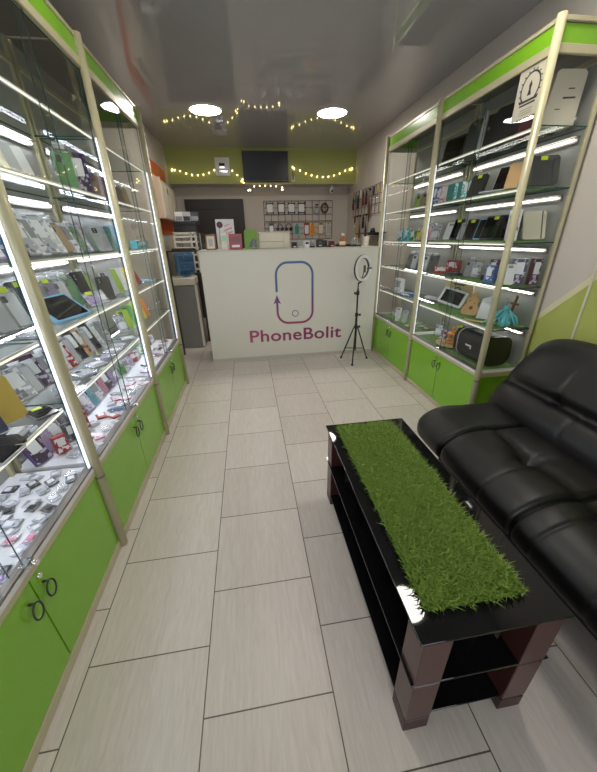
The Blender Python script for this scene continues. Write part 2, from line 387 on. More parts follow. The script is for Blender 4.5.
k.prism([(.297,.735),(.256,.632),(.297,.655),(.338,.632)], 3.6183, 3.6195)
k.build('phone_logo', ct, OC)
k = MB(mat('home_button_print', hexc(110,62,112), .4)); c = [(.498+.034*math.cos(a*PI/14), .52+.034*math.sin(a*PI/14)) for a in range(29)]
ribbon(k, c, .008, 3.6185, 3.6195); k.build('home_button_logo', ct, OC)
def text_mesh(txt, m, parent, org, x0, x1, zb, cap, y, bold=.012, name='lettering', to=None):
    cu = bpy.data.curves.new('t', 'FONT'); cu.body = txt; cu.size = 1; cu.offset = bold; cu.extrude = 0.0; cu.space_character = 1.05
    ob = bpy.data.objects.new('t', cu); COL.objects.link(ob); dg = bpy.context.evaluated_depsgraph_get(); dg.update()
    me = bpy.data.meshes.new_from_object(ob.evaluated_get(dg)); bpy.data.objects.remove(ob)
    xs = [v.co.x for v in me.vertices]; ys = [v.co.y for v in me.vertices]; mx0, mx1 = min(xs), max(xs)
    hcap = .729
    for v in me.vertices:
        px = x0 + (v.co.x-mx0)/(mx1-mx0)*(x1-x0); pz = zb + v.co.y/hcap*cap
        q = Vector((px, y, pz)) if to is None else to(px, pz)
        v.co = q - Vector(org)
    me.materials.clear(); me.materials.append(m)
    o = bpy.data.objects.new(name, me); COL.objects.link(o); o.parent = parent; me.name = name
    return o
TG = grad('lettering_gradient_print', 0, [(0, hexc(164,70,104)), (.5, hexc(136,48,96)), (1, hexc(128,44,92))], -.52, .56)
text_mesh('PhoneBolit', TG, ct, OC, -.035, 1.045, .212, .142, 3.6188, .016)

# ---------------------------------------------------------------- coffee table with turf mat
VEN = mat('red_brown_veneer', hexc(70,40,37), 0.34, noise=.18, nscale=14, coat=.2)
VEND = mat('dark_wood_foot', hexc(58,34,32), 0.42)
TX0, TX1, TY0, TY1 = .325, .728, .370, 1.338
TC = ((TX0+TX1)/2, (TY0+TY1)/2, 0)
tt = thing('coffee_table', 'long low black glass coffee table on reddish wooden legs in front of the sofa', 'coffee table', TC)
def glass_sheet(name, z, ins=0.0):
    k = MB(BLACKG, EDGE).b(TX0+ins, TX1-ins, TY0+ins, TY1-ins, z, z+.007, bev=.0015)
    return k.build(name, tt, TC)
glass_sheet('glass_top', .438)
glass_sheet('glass_shelf', .245, .003)
glass_sheet('glass_shelf', .055, .011)
for sx, sy in ((0,0),(1,0),(0,1),(1,1)):
    x0 = TX0+.010 if sx == 0 else TX1-.016-.078; y0 = TY0+.002 if sy == 0 else TY1-.010-.078
    lg = MB(VEN).b(x0, x0+.075, y0, y0+.075, .252, .4375, bev=.002).b(x0, x0+.075, y0, y0+.075, .062, .2445, bev=.002).build('leg', tt, TC)
    MB(VEND).b(x0, x0+.075, y0, y0+.075, .0, .0545, bev=.002).build('foot', lg, TC)
# black inner side panels of the long sides
MB(BLACKP).b(TX1-.16, TX1-.15, TY0+.09, TY1-.09, .253, .437).build('divider', tt, TC)
random.seed(4)
GRASS = mat('turf_blades', hexc(124,152,58), 0.6, noise=.4, nscale=110)
GRASSB = mat('turf_backing', hexc(46,60,22), 0.9)
def turf(x0, x1, y0, y1, z, h, n, label, group=None, matb=GRASS, back=.003, bm=None):
    O = ((x0+x1)/2, (y0+y1)/2, z); t = thing('artificial_turf_mat', label, 'grass mat', O, group=group)
    MB(bm or GRASSB).b(x0, x1, y0, y1, z+.0002, z+back).build('backing', t, O)
    V, F = [], []
    for i in range(n):
        x = random.uniform(x0, x1); y = random.uniform(y0, y1); a = random.uniform(0, 2*PI); hh = h*random.uniform(.6, 1.0)
        if h > .01: 
            x += random.gauss(0, .002); y += random.gauss(0, .002)
        wd = .0016 if h > .01 else .0013; dx, dy = math.cos(a)*wd, math.sin(a)*wd; lx, ly = random.gauss(0, h*.55), random.gauss(0, h*.55)
        b_ = len(V); V += [(x-dx-O[0], y-dy-O[1], back), (x+dx-O[0], y+dy-O[1], back), (x+dx*.8+lx*.45-O[0], y+dy*.8+ly*.45-O[1], back+hh*.65), (x-dx*.8+lx*.45-O[0], y-dy*.8+ly*.45-O[1], back+hh*.65), (x+lx-O[0], y+ly-O[1], back+hh*.97)]
        F += [(b_, b_+1, b_+2, b_+3), (b_+3, b_+2, b_+4)]
    me = bpy.data.meshes.new('grass_blades'); me.from_pydata(V, [], F); me.materials.append(matb)
    o = bpy.data.objects.new('grass_blades', me); COL.objects.link(o); o.parent = t; o['kind'] = 'stuff'
    return t
turf(.374, .645, .436, 1.29, .4452, .025, 40000, 'thick green artificial grass runner lying on the black glass coffee table')

# ---------------------------------------------------------------- sofa
LEA = bpy.data.materials.new('black_leather'); LEA.use_nodes = True
def leather():
    nt = LEA.node_tree; b = nt.nodes['Principled BSDF']; L = nt.links.new
    b.inputs['Base Color'].default_value = (*hexc(16,16,16), 1); b.inputs['Roughness'].default_value = .42; b.inputs['Specular IOR Level'].default_value = .42
    tc = nt.nodes.new('ShaderNodeTexCoord'); v = nt.nodes.new('ShaderNodeTexVoronoi'); v.inputs['Scale'].default_value = 260
    n = nt.nodes.new('ShaderNodeTexNoise'); n.inputs['Scale'].default_value = 9; n.inputs['Detail'].default_value = 5
    L(tc.outputs['Object'], v.inputs['Vector']); L(tc.outputs['Object'], n.inputs['Vector'])
    a = nt.nodes.new('ShaderNodeMath'); a.operation = 'MULTIPLY_ADD'; a.inputs[1].default_value = .12; L(v.outputs['Distance'], a.inputs[0]); L(n.outputs['Fac'], a.inputs[2])
    bp = nt.nodes.new('ShaderNodeBump'); bp.inputs['Strength'].default_value = .22; bp.inputs['Distance'].default_value = .004; L(a.outputs[0], bp.inputs['Height']); L(bp.outputs[0], b.inputs['Normal'])
leather(); MATS['black_leather'] = LEA
G = lambda d, s: math.exp(-(d/s)**2)
SO = (1.3, .55, 0)
sofa = thing('sofa', 'black leather armless sofa with tufted seat against the green right wall', 'sofa', SO)
Y0, Y1 = -.55, 1.50
GR = [1.195, .725, .255, -.215]
TUF = [(.96, 1.13), (.62, 1.155), (.49, 1.13), (.02, 1.13)]
def seat(u, v):
    """u around the section, v along the length"""
    y = Y0 + (Y1-Y0)*v
    # finer sampling near ends is given by the superellipse rounding below
    e = max(0.0, (y-(Y1-.13))/.13); e2 = max(0.0, ((Y0+.13)-y)/.13); e = max(e, e2); rs = math.sqrt(max(0, 1-e**2.6))
    cx, cz, hx, hz = 1.203, .318, .335, .112
    a = 2*PI*u; c, s_ = math.cos(a), math.sin(a)
    n_ = 3.2 if c > 0 else 2.35
    px = math.copysign(abs(c)**(2/n_), c); pz = math.copysign(abs(s_)**(2/2.6), s_)
    infl = 0
    for g in GR: infl -= 1.0*G(y-g, .010) + .12*G(y-g, .03)
    top = max(0, pz); front = max(0, -px)
    x = cx + hx*px*(1-(1-rs)*.42); z = cz + hz*pz*(.35+.65*rs)
    k = .030*infl*(max(top, front) if pz > -.5 else 0)
    x -= k*min(0, px)*-1*-1 if False else 0
    x += -k*front; z += k*top
    if pz > 0:
        dz = -.011*G(x-1.14, .022)*min(1, rs)*(1 if y < 1.13 else G(y-1.13, .05))                          # lengthwise seam
        for ty, tx in TUF:
            r2 = math.hypot((y-ty)/1.0, (x-tx)/1.0); dz -= .034*G(r2, .03) + .02*G(r2, .085)
            ang = math.atan2(x-tx, y-ty); dz -= .006*G(r2, .10)*(.5+.5*math.sin(ang*7))*(1-G(r2, .02))
        for sy in (.90, .63, .43): dz -= .0045*G(y-sy, .006)*(1 if x < 1.12 else 0)
        dz += .014*math.sin(PI*min(1, max(0, (x-.88)/.26))) 
        z += dz*max(0, pz)**.5
    if front > .3 and pz <= 0.9:
        for sy in (.90, .63, .43): x += .004*G(y-sy, .007)*front
    return Vector((x, y, z))
k = MB(LEA); V = k.grid(seat, 96, 330, wrapu=True)
k.bm.faces.new([r_[0] for r_ in V]); k.bm.faces.new([r_[-1] for r_ in V][::-1])
k.build('seat_cushion', sofa, SO)
def back_surface(front):
    def fn(u, v):
        a = 2*u-1; b_ = 2*v-1
        # square to rounded outline
        A = a*math.sqrt(max(0, 1-.17*b_**6)) if b_ > 0 else a*math.sqrt(1-.05*b_*b_); Bv = b_*math.sqrt(max(0, 1-(.20 if b_ > 0 else .02)*a**16))
        y = (Y0+Y1+.02)/2 + (Y1+.02-Y0)/2*A; vv = (Bv+1)/2
        base = Vector((1.33, y, .37)); up = Vector((1.665, y, .795)); p = base.lerp(up, vv); nrm = Vector((-.8, 0, .6)).normalized()
        ed = math.sqrt(max(0, 1-a**10))*math.sqrt(max(0, 1-abs(b_)**4.5))
        th = .085*ed
        if front:
            cr = .37
            dth = -.040*G(vv-cr, .05) + .012*G(vv-.18, .12)
            for ty in (1.16, .60, .04, -.4):
                r2 = math.hypot(y-ty, (vv-cr)*.55); dth -= .028*G(r2, .028)
                if vv > cr: dth -= .010*G(y-ty-.03*(vv-cr), .012)*max(0, 1-(vv-cr)/.42)
                else: dth -= .006*G(y-(ty-.14), .008)*ed
            dth -= .005*G(y-.88, .01)*(vv > cr)
            th += dth*ed
            p = p + nrm*th
        else: p = p - nrm*th*.8
        return p
    return fn
k = MB(LEA); k.grid(back_surface(True), 230, 70); k.grid(back_surface(False), 230, 24)
bmesh.ops.remove_doubles(k.bm, verts=k.bm.verts, dist=.0008); k.build('backrest', sofa, SO)
MB(mat('black_base_fabric', (.008,.008,.008), .7)).b(1.02, 1.66, -.5, 1.40, .09, .235, bev=.01).b(1.60, 1.70, -.5, 1.38, .235, .45, bev=.01).build('base', sofa, SO)
for lx, ly in ((1.06, 1.28), (1.06, .9), (1.06, .15), (1.06, -.42), (1.6, 1.28), (1.6, -.42)):
    MB(CHROME).cyl((lx, ly, .0), (lx, ly, .095), .016).cyl((lx, ly, 0), (lx, ly, .008), .024).build('leg', sofa, SO)

# ---------------------------------------------------------------- ring light on tripod
RX, RY = 1.132, 3.345
rl = thing('ring_light', 'ring light on a black tripod standing in front of the white counter', 'ring light', (RX, RY, 0)); OR = (RX, RY, 0)
MB(BLACKP, DARKM).cyl((RX, RY, .13), (RX, RY, .50), .013).cyl((RX, RY, .50), (RX, RY, .80), .0095).cyl((RX, RY, .80), (RX, RY, .865), .007).build('pole', rl, OR)
for z, s_ in ((.53, 1), (.76, -1), (.40, 1)):
    MB(BLACKP).cyl((RX, RY, z-.02), (RX, RY, z+.02), .018).cyl((RX, RY, z), (RX+.035*s_, RY-.01, z), .006).cyl((RX+.035*s_, RY-.01, z-.012), (RX+.035*s_, RY-.01, z+.012), .009).build('knob', rl, OR)
for a in (-115, 12, 140):
    ca, sa = math.cos(math.radians(a)), math.sin(math.radians(a)); R0 = .165
    foot = (RX+R0*ca, RY+R0*sa, .010)
    lg = MB(BLACKP).cyl((RX+.018*ca, RY+.018*sa, .40), foot, .0075, n=10).cyl((RX+.012*ca, RY+.012*sa, .15), (RX+.118*ca, RY+.118*sa, .135), .005, n=8).build('leg', rl, OR)
    MB(BLACKP).lathe([(.008,-.010),(.012,-.008),(.012,.008),(.006,.016)], 10, foot).build('rubber_foot', lg, OR)
ya = math.radians(33); cyr, syr = math.cos(ya), math.sin(ya); RC = Vector((RX+.035, RY-.01, 1.005))
def ringp(r, a, off=0.0):
    return RC + Vector((cyr, syr, 0))*r*math.cos(a) + Vector((0, 0, 1))*r*math.sin(a)*1.0 + Vector((syr, -cyr, 0))*off
def band(k, r0, r1, o0, o1, n=48, mi=0):
    rings = [[k.bm.verts.new(ringp(r, 2*PI*i/n, o)) for r, o in ((r0,o0),(r1,o0),(r1,o1),(r0,o1))] for i in range(n)]
    for i in range(n):
        A, B_ = rings[i], rings[(i+1)%n]
        for j in range(4):
            f = k.bm.faces.new((A[j], A[(j+1)%4], B_[(j+1)%4], B_[j])); f.material_index = mi; f.smooth = False
k = MB(mat('dark_ring_housing', hexc(60,60,62), .4)); band(k, .093, .130, -.012, .006); k.build('ring_housing', rl, OR)
k = MB(mat('frosted_ring', hexc(214,214,210), .5)); band(k, .099, .127, .0065, .012); k.build('diffuser', rl, OR)
k = MB(BLACKP); k.cyl((RX, RY, .855), tuple(ringp(.125, -PI/2)), .008, n=10); k.cyl(tuple(ringp(.10, -PI/2)), tuple(ringp(.03, -.6)), .005, n=8); k.box(tuple(ringp(.02, -.4, .01)), (.03,.012,.07), Matrix.Rotation(ya, 3, 'Z'), bev=.003)
k.box(tuple(ringp(.10, -.05, .01)), (.07,.02,.014), Matrix.Rotation(ya, 3, 'Z'), bev=.003)
k.build('phone_holder', rl, OR)

# ---------------------------------------------------------------- things on the bulkhead and the back walls
def boxt(k, *a, **kw): return k.b(*a, **kw)
t = thing('television', 'black flat television mounted high on the lime bulkhead', 'television', (.39, 5.66, 2.26))
O = (.39, 5.66, 2.26)
MB(BLACKP).b(.055, .725, 5.645, 5.685, 2.075, 2.455, bev=.004).build('body', t, O)
MB(mat('dark_screen', hexc(20,18,18), .3, spec=.25)).b(.065, .715, 5.643, 5.6455, 2.09, 2.445).build('screen', t, O)
MB(DARKM).b(.25, .53, 5.685, 5.699, 2.18, 2.34).build('wall_bracket', t, O)
t = thing('wall_speaker', 'small white box with a dark lens hanging on the lime bulkhead left of the television', 'wall unit', (-.24, 5.699, 2.26)); O = (-.24, 5.699, 2.26)
MB(WHITEP).b(-.345, -.135, 5.66, 5.699, 2.15, 2.375, bev=.008, seg=2).build('body', t, O)
MB(BLACKG).b(-.285, -.205, 5.652, 5.662, 2.235, 2.305, bev=.003).build('dark_window', t, O)
MB(CHROME).b(-.315, -.165, 5.645, 5.662, 2.18, 2.222, bev=.015, seg=3).build('metal_bar', t, O)
t = thing('remote_holder', 'small white remote in a holder on the lime bulkhead right of the television', 'remote', (.80, 5.699, 2.15)); O = (.80, 5.699, 2.15)
MB(WHITEP).b(.775, .825, 5.68, 5.699, 2.085, 2.15, bev=.004).build('cradle', t, O)
MB(DARKM).b(.785, .815, 5.672, 5.681, 2.10, 2.215, bev=.004).build('remote_body', t, O)
t = thing('security_camera', 'small white and black security camera under the bulkhead near the right corner', 'camera', (1.45, 5.9, 2.054)); O = (1.45, 5.9, 2.054)
MB(WHITEP).b(1.425, 1.475, 5.85, 5.93, 1.945, 2.035, bev=.01, seg=2).b(1.44, 1.46, 5.88, 5.92, 2.03, 2.054).build('body', t, O)
MB(BLACKG).cyl((1.45, 5.852, 1.975), (1.45, 5.838, 1.975), .017).build('lens', t, O)
# string lights: one wire, bulbs as parts
FL = emis('fairy_bulb', (1.0, .80, .36), 9)
WIRE = mat('clear_wire', (.35,.33,.25), .4)
def garland(pts, sag, label, y, nb):
    t = thing('fairy_lights', label, 'string lights', (pts[0][0], y, pts[0][1]), group='swags of fairy lights'); O = tuple(t.location)
    P = []
    for (xa, za), (xb_, zb) in zip(pts, pts[1:]):
        for i in range(nb):
            u = i/nb; P.append((xa+(xb_-xa)*u, y, za+(zb-za)*u-4*sag*u*(1-u)))
    P.append((pts[-1][0], y, pts[-1][1]))
    MB(WIRE).tube(P, .0016, 5).build('wire', t, O)
    for i, p in enumerate(P):
        n_ = 3 if i % nb == 0 else 1
        for q in range(n_):
            c = (p[0]+random.uniform(-.03,.03)*(n_ > 1), y-.006, p[2]-.010-random.uniform(0,.045)*(n_ > 1))
            MB(FL).lathe([(.002,-.009),(.0065,-.004),(.0065,.004),(.002,.009)], 8, c).build('bulb', t, O)
garland([(-.93, 2.26), (-.20, 2.34)], .13, 'swag of warm fairy lights on the lime bulkhead left of the white box', 5.692, 9)
garland([(-.17, 2.28), (.03, 2.12)], .0, 'short slanting run of fairy lights between the white box and the television', 5.692, 3)
garland([(.82, 2.28), (1.70, 2.28)], .13, 'swag of warm fairy lights on the lime bulkhead right of the television', 5.692, 10)
garland([(.12, 2.02), (.62, 2.02)], -.02, 'row of fairy lights hanging just under the television', 5.72, 6)

def wire_grid(k, fn, nu, nv, r_=.0035):
    for i in range(nu+1): k.cyl(fn(i/nu, 0), fn(i/nu, 1), r_, n=6)
    for j in range(nv+1): k.cyl(fn(0, j/nv), fn(1, j/nv), r_, n=6)
RED = mat('rust_wire', hexc(92,60,50), .5, .3)
O = (.94, 6.08, 1.1)
for z0, z1, nm in ((1.56, 1.86, 'upper rust brown wire grid on the back wall behind the counter'), (1.28, 1.54, 'lower rust brown wire grid on the back wall behind the counter')):
    t = thing('wire_grid_rack', nm, 'display grid', (.94, 6.09, z0)); k = MB(RED); wire_grid(k, lambda u, v: (.35+1.17*u, 6.082, z0+(z1-z0)*v), 10, 3); k.build('grid', t, (.94, 6.09, z0))
    k = MB(RED)
    for x in (.36, 1.51): k.cyl((x, 6.082, z1-.02), (x, 6.0995, z1-.02), .005, n=8)
    k.build('wall_hook', t, (.94, 6.09, z0))
t = thing('wire_grid_rack', 'wire grid with tools on the right wall beyond the far showcase', 'display grid', (1.77, 5.0, 1.55)); k = MB(RED)
wire_grid(k, lambda u, v: (1.772, 4.45+1.25*u, 1.58+.34*v), 9, 3); k.cyl((1.772, 4.47, 1.9), (1.7895, 4.47, 1.9), .005, n=8); k.cyl((1.772, 5.68, 1.9), (1.7895, 5.68, 1.9), .005, n=8); k.build('grid', t, (1.77, 5.0, 1.55))
PAL = {n: mat('print_'+n, hexc(*c), .35, coat=.2) for n, c in dict(white=(226,226,228), grey=(140,142,146), silver=(176,178,182), charcoal=(52,54,58), black=(20,21,24), blue=(56,92,160), navy=(38,50,84), sky=(120,176,214), cyan=(60,176,190), teal=(36,120,112), green=(60,150,60), lime=(168,200,50), yellow=(226,196,60), orange=(222,122,44), red=(150,24,24), maroon=(108,30,40), pink=(222,130,160), purple=(74,46,120), lilac=(176,150,200), tan=(190,150,100), brown=(104,70,46), cream=(222,214,190), mint=(150,206,180), magenta=(180,50,110), gold=(190,160,70)).items()}
def hang_item(p, ax, kind, c, c2, label, group):
    """packet or tool hanging on a grid; ax 'y' = back wall (faces -y), 'x' = right wall (faces -x)"""
    t = thing(kind, label, kind.replace('_', ' '), p, (0, 0, 0 if ax == 'y' else -PI/2), group)
    # local: x across, y depth (front is -y), z up; hangs down from 0
    if kind == 'phone_case_packet':
        MB(PAL[c2], PAL[c]).b(-.045, .045, -.006, 0, -.19, 0, bev=.001).build('backing_card', t)
        MB(PAL[c]).prism(rrect(.068, .135, .014, 4, -.17), -.016, -.0065).build('phone_case', t)
        MB(BLACKP).b(-.02, .02, -.012, -.006, -.028, -.012, bev=.002).build('hang_tab', t)
    elif kind == 'strap_holder':
        MB(PAL[c]).prism(rrect(.09, .15, .02, 4, -.17), -.02, -.002).build('white_body', t)
        k = MB(BLACKP)
        for sz in (-.155, -.02):
            k.b(-.06, .06, -.028, -.021, sz-.008, sz+.008, bev=.003)
            for sx in (-.052, .052): k.b(sx-.008, sx+.008, -.03, -.018, sz-.02, sz+.02, bev=.003)
        k.build('clamp', t)
    elif kind == 'coiled_cable':
        k = MB(PAL[c])
        for q in range(4): k.tube([(.062*(1-.08*q)*math.sin(a*PI/12), -.012-.006*q, -.09+.075*(1-.08*q)*math.cos(a*PI/12)) for a in range(24)], .006, 6, True)
        k.build('coil', t); MB(BLACKP).b(-.02, .02, -.04, -.004, -.03, -.012, bev=.003).build('cable_tie', t)
    elif kind == 'headphones':
        k = MB(PAL[c]); k.tube([(.045*math.cos(a*PI/14), -.02, -.07+.06*math.sin(a*PI/14)) for a in range(15)], .006, 8); k.build('headband', t)
        for sx in (-.042, .042): MB(PAL[c2]).cyl((sx, -.035, -.09), (sx*.8, -.005, -.09), .026, n=18).build('ear_cup', t)
    elif kind == 'hand_tool':
        MB(PAL[c]).cyl((0, -.012, -.10), (0, -.012, -.002), .011, .014, n=10).build('grip', t)
        MB(CHROME).cyl((0, -.012, -.24), (0, -.012, -.10), .004, .006, n=8).build('shaft', t)
    elif kind == 'pliers':
        for sx in (-1, 1): MB(PAL[c]).tube([(sx*.005, -.01, -.075), (sx*.028, -.01, -.12), (sx*.026, -.01, -.19)], .009, 8).build('handle', t)
        MB(DARKM).cyl((0, -.01, -.08), (0, -.01, -.005), .016, .006, n=8).build('jaw', t)
    elif kind == 'cable_bundle':
        k = MB(PAL[c])
        for q in range(5):
            a = (q-2)*.012; k.tube([(a*.3, -.01, -.005), (a, -.012-.004*q, -.12), (a*1.6, -.012, -.24), (a*.8+.01, -.02, -.34-.02*q)], .004, 6)
        k.build('cables', t); MB(BLACKP).b(-.018, .018, -.03, -.004, -.03, -.005, bev=.003).build('hanger', t)
    return t
ORD = ['first','second','third','fourth','fifth','sixth','seventh','eighth','ninth','tenth','eleventh','twelfth','thirteenth','fourteenth','fifteenth']
for i, x in enumerate((.45, .64, .81, .98)):
    hang_item((x, 6.078, 1.84), 'y', 'strap_holder', 'white', 'black', f'white car phone holder with black clamps, {ORD[i]} from left on the upper grid', 'holders on the upper back grid')
hang_item((1.24, 6.078, 1.82), 'y', 'coiled_cable', 'silver', 'black', 'pale coiled cable hanging on the upper back grid', 'cables on the back grid')
hang_item((1.38, 6.078, 1.84), 'y', 'coiled_cable', 'brown', 'black', 'brown coiled cable hanging at the right of the upper back grid', 'cables on the back grid')
for i, (x, kd, c, c2) in enumerate([(.46,'phone_case_packet','white','charcoal'),(.605,'headphones','black','charcoal'),(.755,'headphones','charcoal','black'),(.90,'phone_case_packet','teal','mint'),(1.07,'phone_case_packet','white','red'),(1.17,'phone_case_packet','orange','yellow'),(1.32,'phone_case_packet','cream','tan'),(1.45,'phone_case_packet','silver','cream')]):
    hang_item((x, 6.078, 1.53), 'y', kd, c, c2, f'{c} {kd.replace("_"," ")}, {ORD[i]} from the left on the lower back grid', 'goods on the lower back grid')
for i, (y, kd, c, z) in enumerate([(4.62,'hand_tool','gold',1.90),(4.76,'hand_tool','black',1.90),(4.90,'cable_bundle','brown',1.90),(5.05,'pliers','charcoal',1.90),(5.18,'pliers','red',1.90),(5.30,'hand_tool','white',1.92),(5.43,'pliers','navy',1.88),(5.55,'hand_tool','teal',1.88),(5.66,'pliers','maroon',1.88),(5.0,'cable_bundle','black',1.60),(5.14,'pliers','black',1.60),(5.28,'cable_bundle','brown',1.60),(5.40,'cable_bundle','gold',1.60),(5.53,'hand_tool','maroon',1.60)]):
    row = 'upper' if z > 1.7 else 'lower'; n = i if i < 9 else i-9
    hang_item((1.767, y, z), 'x', kd, c, c, f'{c} {kd.replace("_"," ")}, {ORD[n]} from the near end, {row} row of the side wall grid', 'tools on the side wall grid')
t = thing('wall_shelf', 'small black shelf on the right wall behind the far showcase', 'shelf', (1.70, 4.55, 1.33)); O = (1.70, 4.55, 1.33)
MB(BLACKP).b(1.55, 1.789, 4.3, 4.85, 1.33, 1.345, bev=.002).build('board', t, O); MB(DARKM).b(1.765, 1.789, 4.5, 4.53, 1.24, 1.33).b(1.62, 1.789, 4.505, 4.525, 1.315, 1.33).build('bracket', t, O)
tag(MB(BLACKP).cyl((0,0,.0), (0,0,.045), .035, .03, n=16).cyl((0,0,.045), (0,0,.052), .02, n=12).build('cable_spool'), 'small black spool on the black wall shelf beside the far showcase', 'spool').location = (1.66, 4.45, 1.345)

# left wall beyond the showcases
ORG = mat('orange_panel', hexc(206,92,34), .5)
t = thing('wall_board', 'orange perforated board on the left wall past the showcases', 'wall board', (XL+.006, 4.95, 1.78)); O = tuple(t.location)
k = MB(ORG, mat('dark_slot', hexc(110,44,18), .6)).b(XL+.001, XL+.013, 4.48, 5.42, 1.38, 2.17, bev=.002)
for q in range(6): k.b(XL+.0125, XL+.0138, 4.60+q*.13, 4.63+q*.13, 1.42, 1.52, mi=1)
k.build('board', t, O)
t = thing('document_holder', 'white slotted document holder fixed to the orange wall board', 'document holder', (XL+.06, 5.0, 1.56)); O = tuple(t.location)
MB(CREAM).b(XL+.0145, XL+.10, 4.60, 4.63, 1.55, 1.98, bev=.003).b(XL+.0145, XL+.03, 4.62, 5.44, 1.55, 2.01, bev=.003).b(XL+.03, XL+.10, 4.62, 5.44, 1.55, 1.565).build('frame', t, O)
for q in range(4):
    k = MB(CREAM); k.b(XL+.088, XL+.10, 4.64+q*.2, 4.82+q*.2, 1.566, 1.94, bev=.004); k.build('pocket', t, O)
MB(mat('keyhole_dark', (.1,.09,.08), .6)).b(XL+.1, XL+.1015, 4.92, 4.97, 1.83, 1.90).build('slot', t, O)
t = thing('storage_case', 'flat black case lying on the white paper tray rack under the magazines', 'case', (-.72, 4.68, 1.391)); O = tuple(t.location)
MB(BLACKP).b(-.85, -.58, 4.51, 4.85, 1.391, 1.47, bev=.004).build('case_body', t, O); MB(BLACKP).b(-.855, -.575, 4.505, 4.855, 1.471, 1.51, bev=.004).build('lid', t, O)
for i, (x, c, c2) in enumerate([(-.79,'white','grey'),(-.695,'silver','charcoal'),(-.60,'charcoal','grey')]):
    k = MB(PAL[c], PAL[c2]).box((0,0,.055), (.095,.012,.11), bev=.002).box((0,-.0065,.035), (.08,.0012,.05), mi=1)
    o = k.build('magazine'); o.location = (x, 4.65, 1.5105); tag(o, f'{c} magazine with {c2} cover print on the flat black case', 'magazine', 'magazines on the black case')
t = thing('paper_tray_rack', 'white plastic rack of paper trays under the flat black case', 'paper rack', (-.73, 4.62, 1.16)); O = tuple(t.location)
k = MB(CREAM)
for x in (-.86, -.66, -.60): k.b(x-.012, x+.012, 4.5, 4.52, .92, 1.385, bev=.002); k.b(x-.012, x+.012, 4.86, 4.88, .92, 1.385, bev=.002); k.b(x-.006,x+.006,4.52,4.86,1.37,1.382)
k.b(-.872, -.588, 4.5, 4.52, 1.365, 1.39, bev=.002); k.build('frame', t, O)
for z in (.95, 1.03, 1.12, 1.20, 1.27, 1.33): MB(WHITEP).b(-.85, -.60, 4.515, 4.87, z, z+.012, bev=.002).b(-.85, -.60, 4.505, 4.52, z, z+.022, bev=.002).build('tray', t, O)
MB(DARKM).b(-.86,-.60,4.5,4.88,.905,.92).b(-.86,-.84,4.5,4.52,0,.905).b(-.62,-.60,4.5,4.52,0,.905).b(-.86,-.84,4.86,4.88,0,.905).b(-.62,-.60,4.86,4.88,0,.905).build('stand', t, O)
WG = mat('grey_cabinet', hexc(128,124,118), .5)
t = thing('water_dispenser', 'grey floor standing water dispenser with a blue bottle beside the counter', 'water dispenser', (-.80, 4.36, 0)); O = (-.80, 4.36, 0)
MB(WG, CREAM).b(-.965, -.645, 4.22, 4.49, .0, .80, bev=.012).b(-.965, -.645, 4.21, 4.49, .80, .89, bev=.012, mi=1).build('body', t, O)
MB(CREAM).b(-.66, -.63, 4.215, 4.235, .02, .80, bev=.003).build('edge_trim', t, O)
BLU = glassmat('blue_bottle', (.45,.66,.85), 1.0, .05, 1.4, .25, (.1,.22,.4))
MB(BLU).lathe([(.03,.895),(.05,.90),(.10,.94),(.115,.96),(.115,1.05),(.108,1.06),(.115,1.07),(.115,1.14),(.105,1.165),(.03,1.17)], 24, (-.755, 4.33, 0)).build('water_bottle', t, O)
t = thing('storage_board', 'black rectangular tray lying at counter height left of the counter', 'tray', (-.70, 3.98, 1.19)); O = tuple(t.location)
MB(BLACKP).b(-.88, -.50, 3.9, 4.06, 1.185, 1.20, bev=.003).b(-.80,-.56,3.93,4.03,1.20,1.222,bev=.006).build('tray_body', t, O); MB(DARKM).b(-.868,-.85,3.96,3.98,0,1.185).b(-.52,-.505,3.96,3.98,0,1.185).build('stand', t, O)
t = thing('metal_shelving', 'dark metal shelf rack with clutter behind the left end of the counter', 'shelving', (-.50, 4.7, 0)); O = tuple(t.location)
k = MB(DARKM)
for x in (-.565, -.40):
    for y in (4.52, 4.9): k.b(x-.01, x+.01, y-.01, y+.01, 0, 1.38)
k.build('frame', t, O)
for z in (.12, .5, .85, 1.15): MB(DARKM).b(-.575, -.39, 4.51, 4.91, z, z+.012).build('shelf', t, O)
for i, (z, c, wd, h) in enumerate([(.132,'charcoal',.12,.2),(.512,'brown',.12,.16),(.862,'red',.12,.05),(.862,'black',.10,.2),(1.162,'charcoal',.12,.1)]):
    o = MB(PAL[c]).b(-wd/2, wd/2, -.08, .08, 0, h, bev=.006).b(-wd/2-.003, wd/2+.003, -.083, .083, h-.03, h, bev=.004).build('storage_box'); o.location = (-.483, 4.62 if i != 3 else 4.80, z+.0005)
    tag(o, f'{c} storage box on {["the lowest","the second","the third","the third","the top"][i]} board of the dark metal rack', 'box', 'boxes on the metal rack')

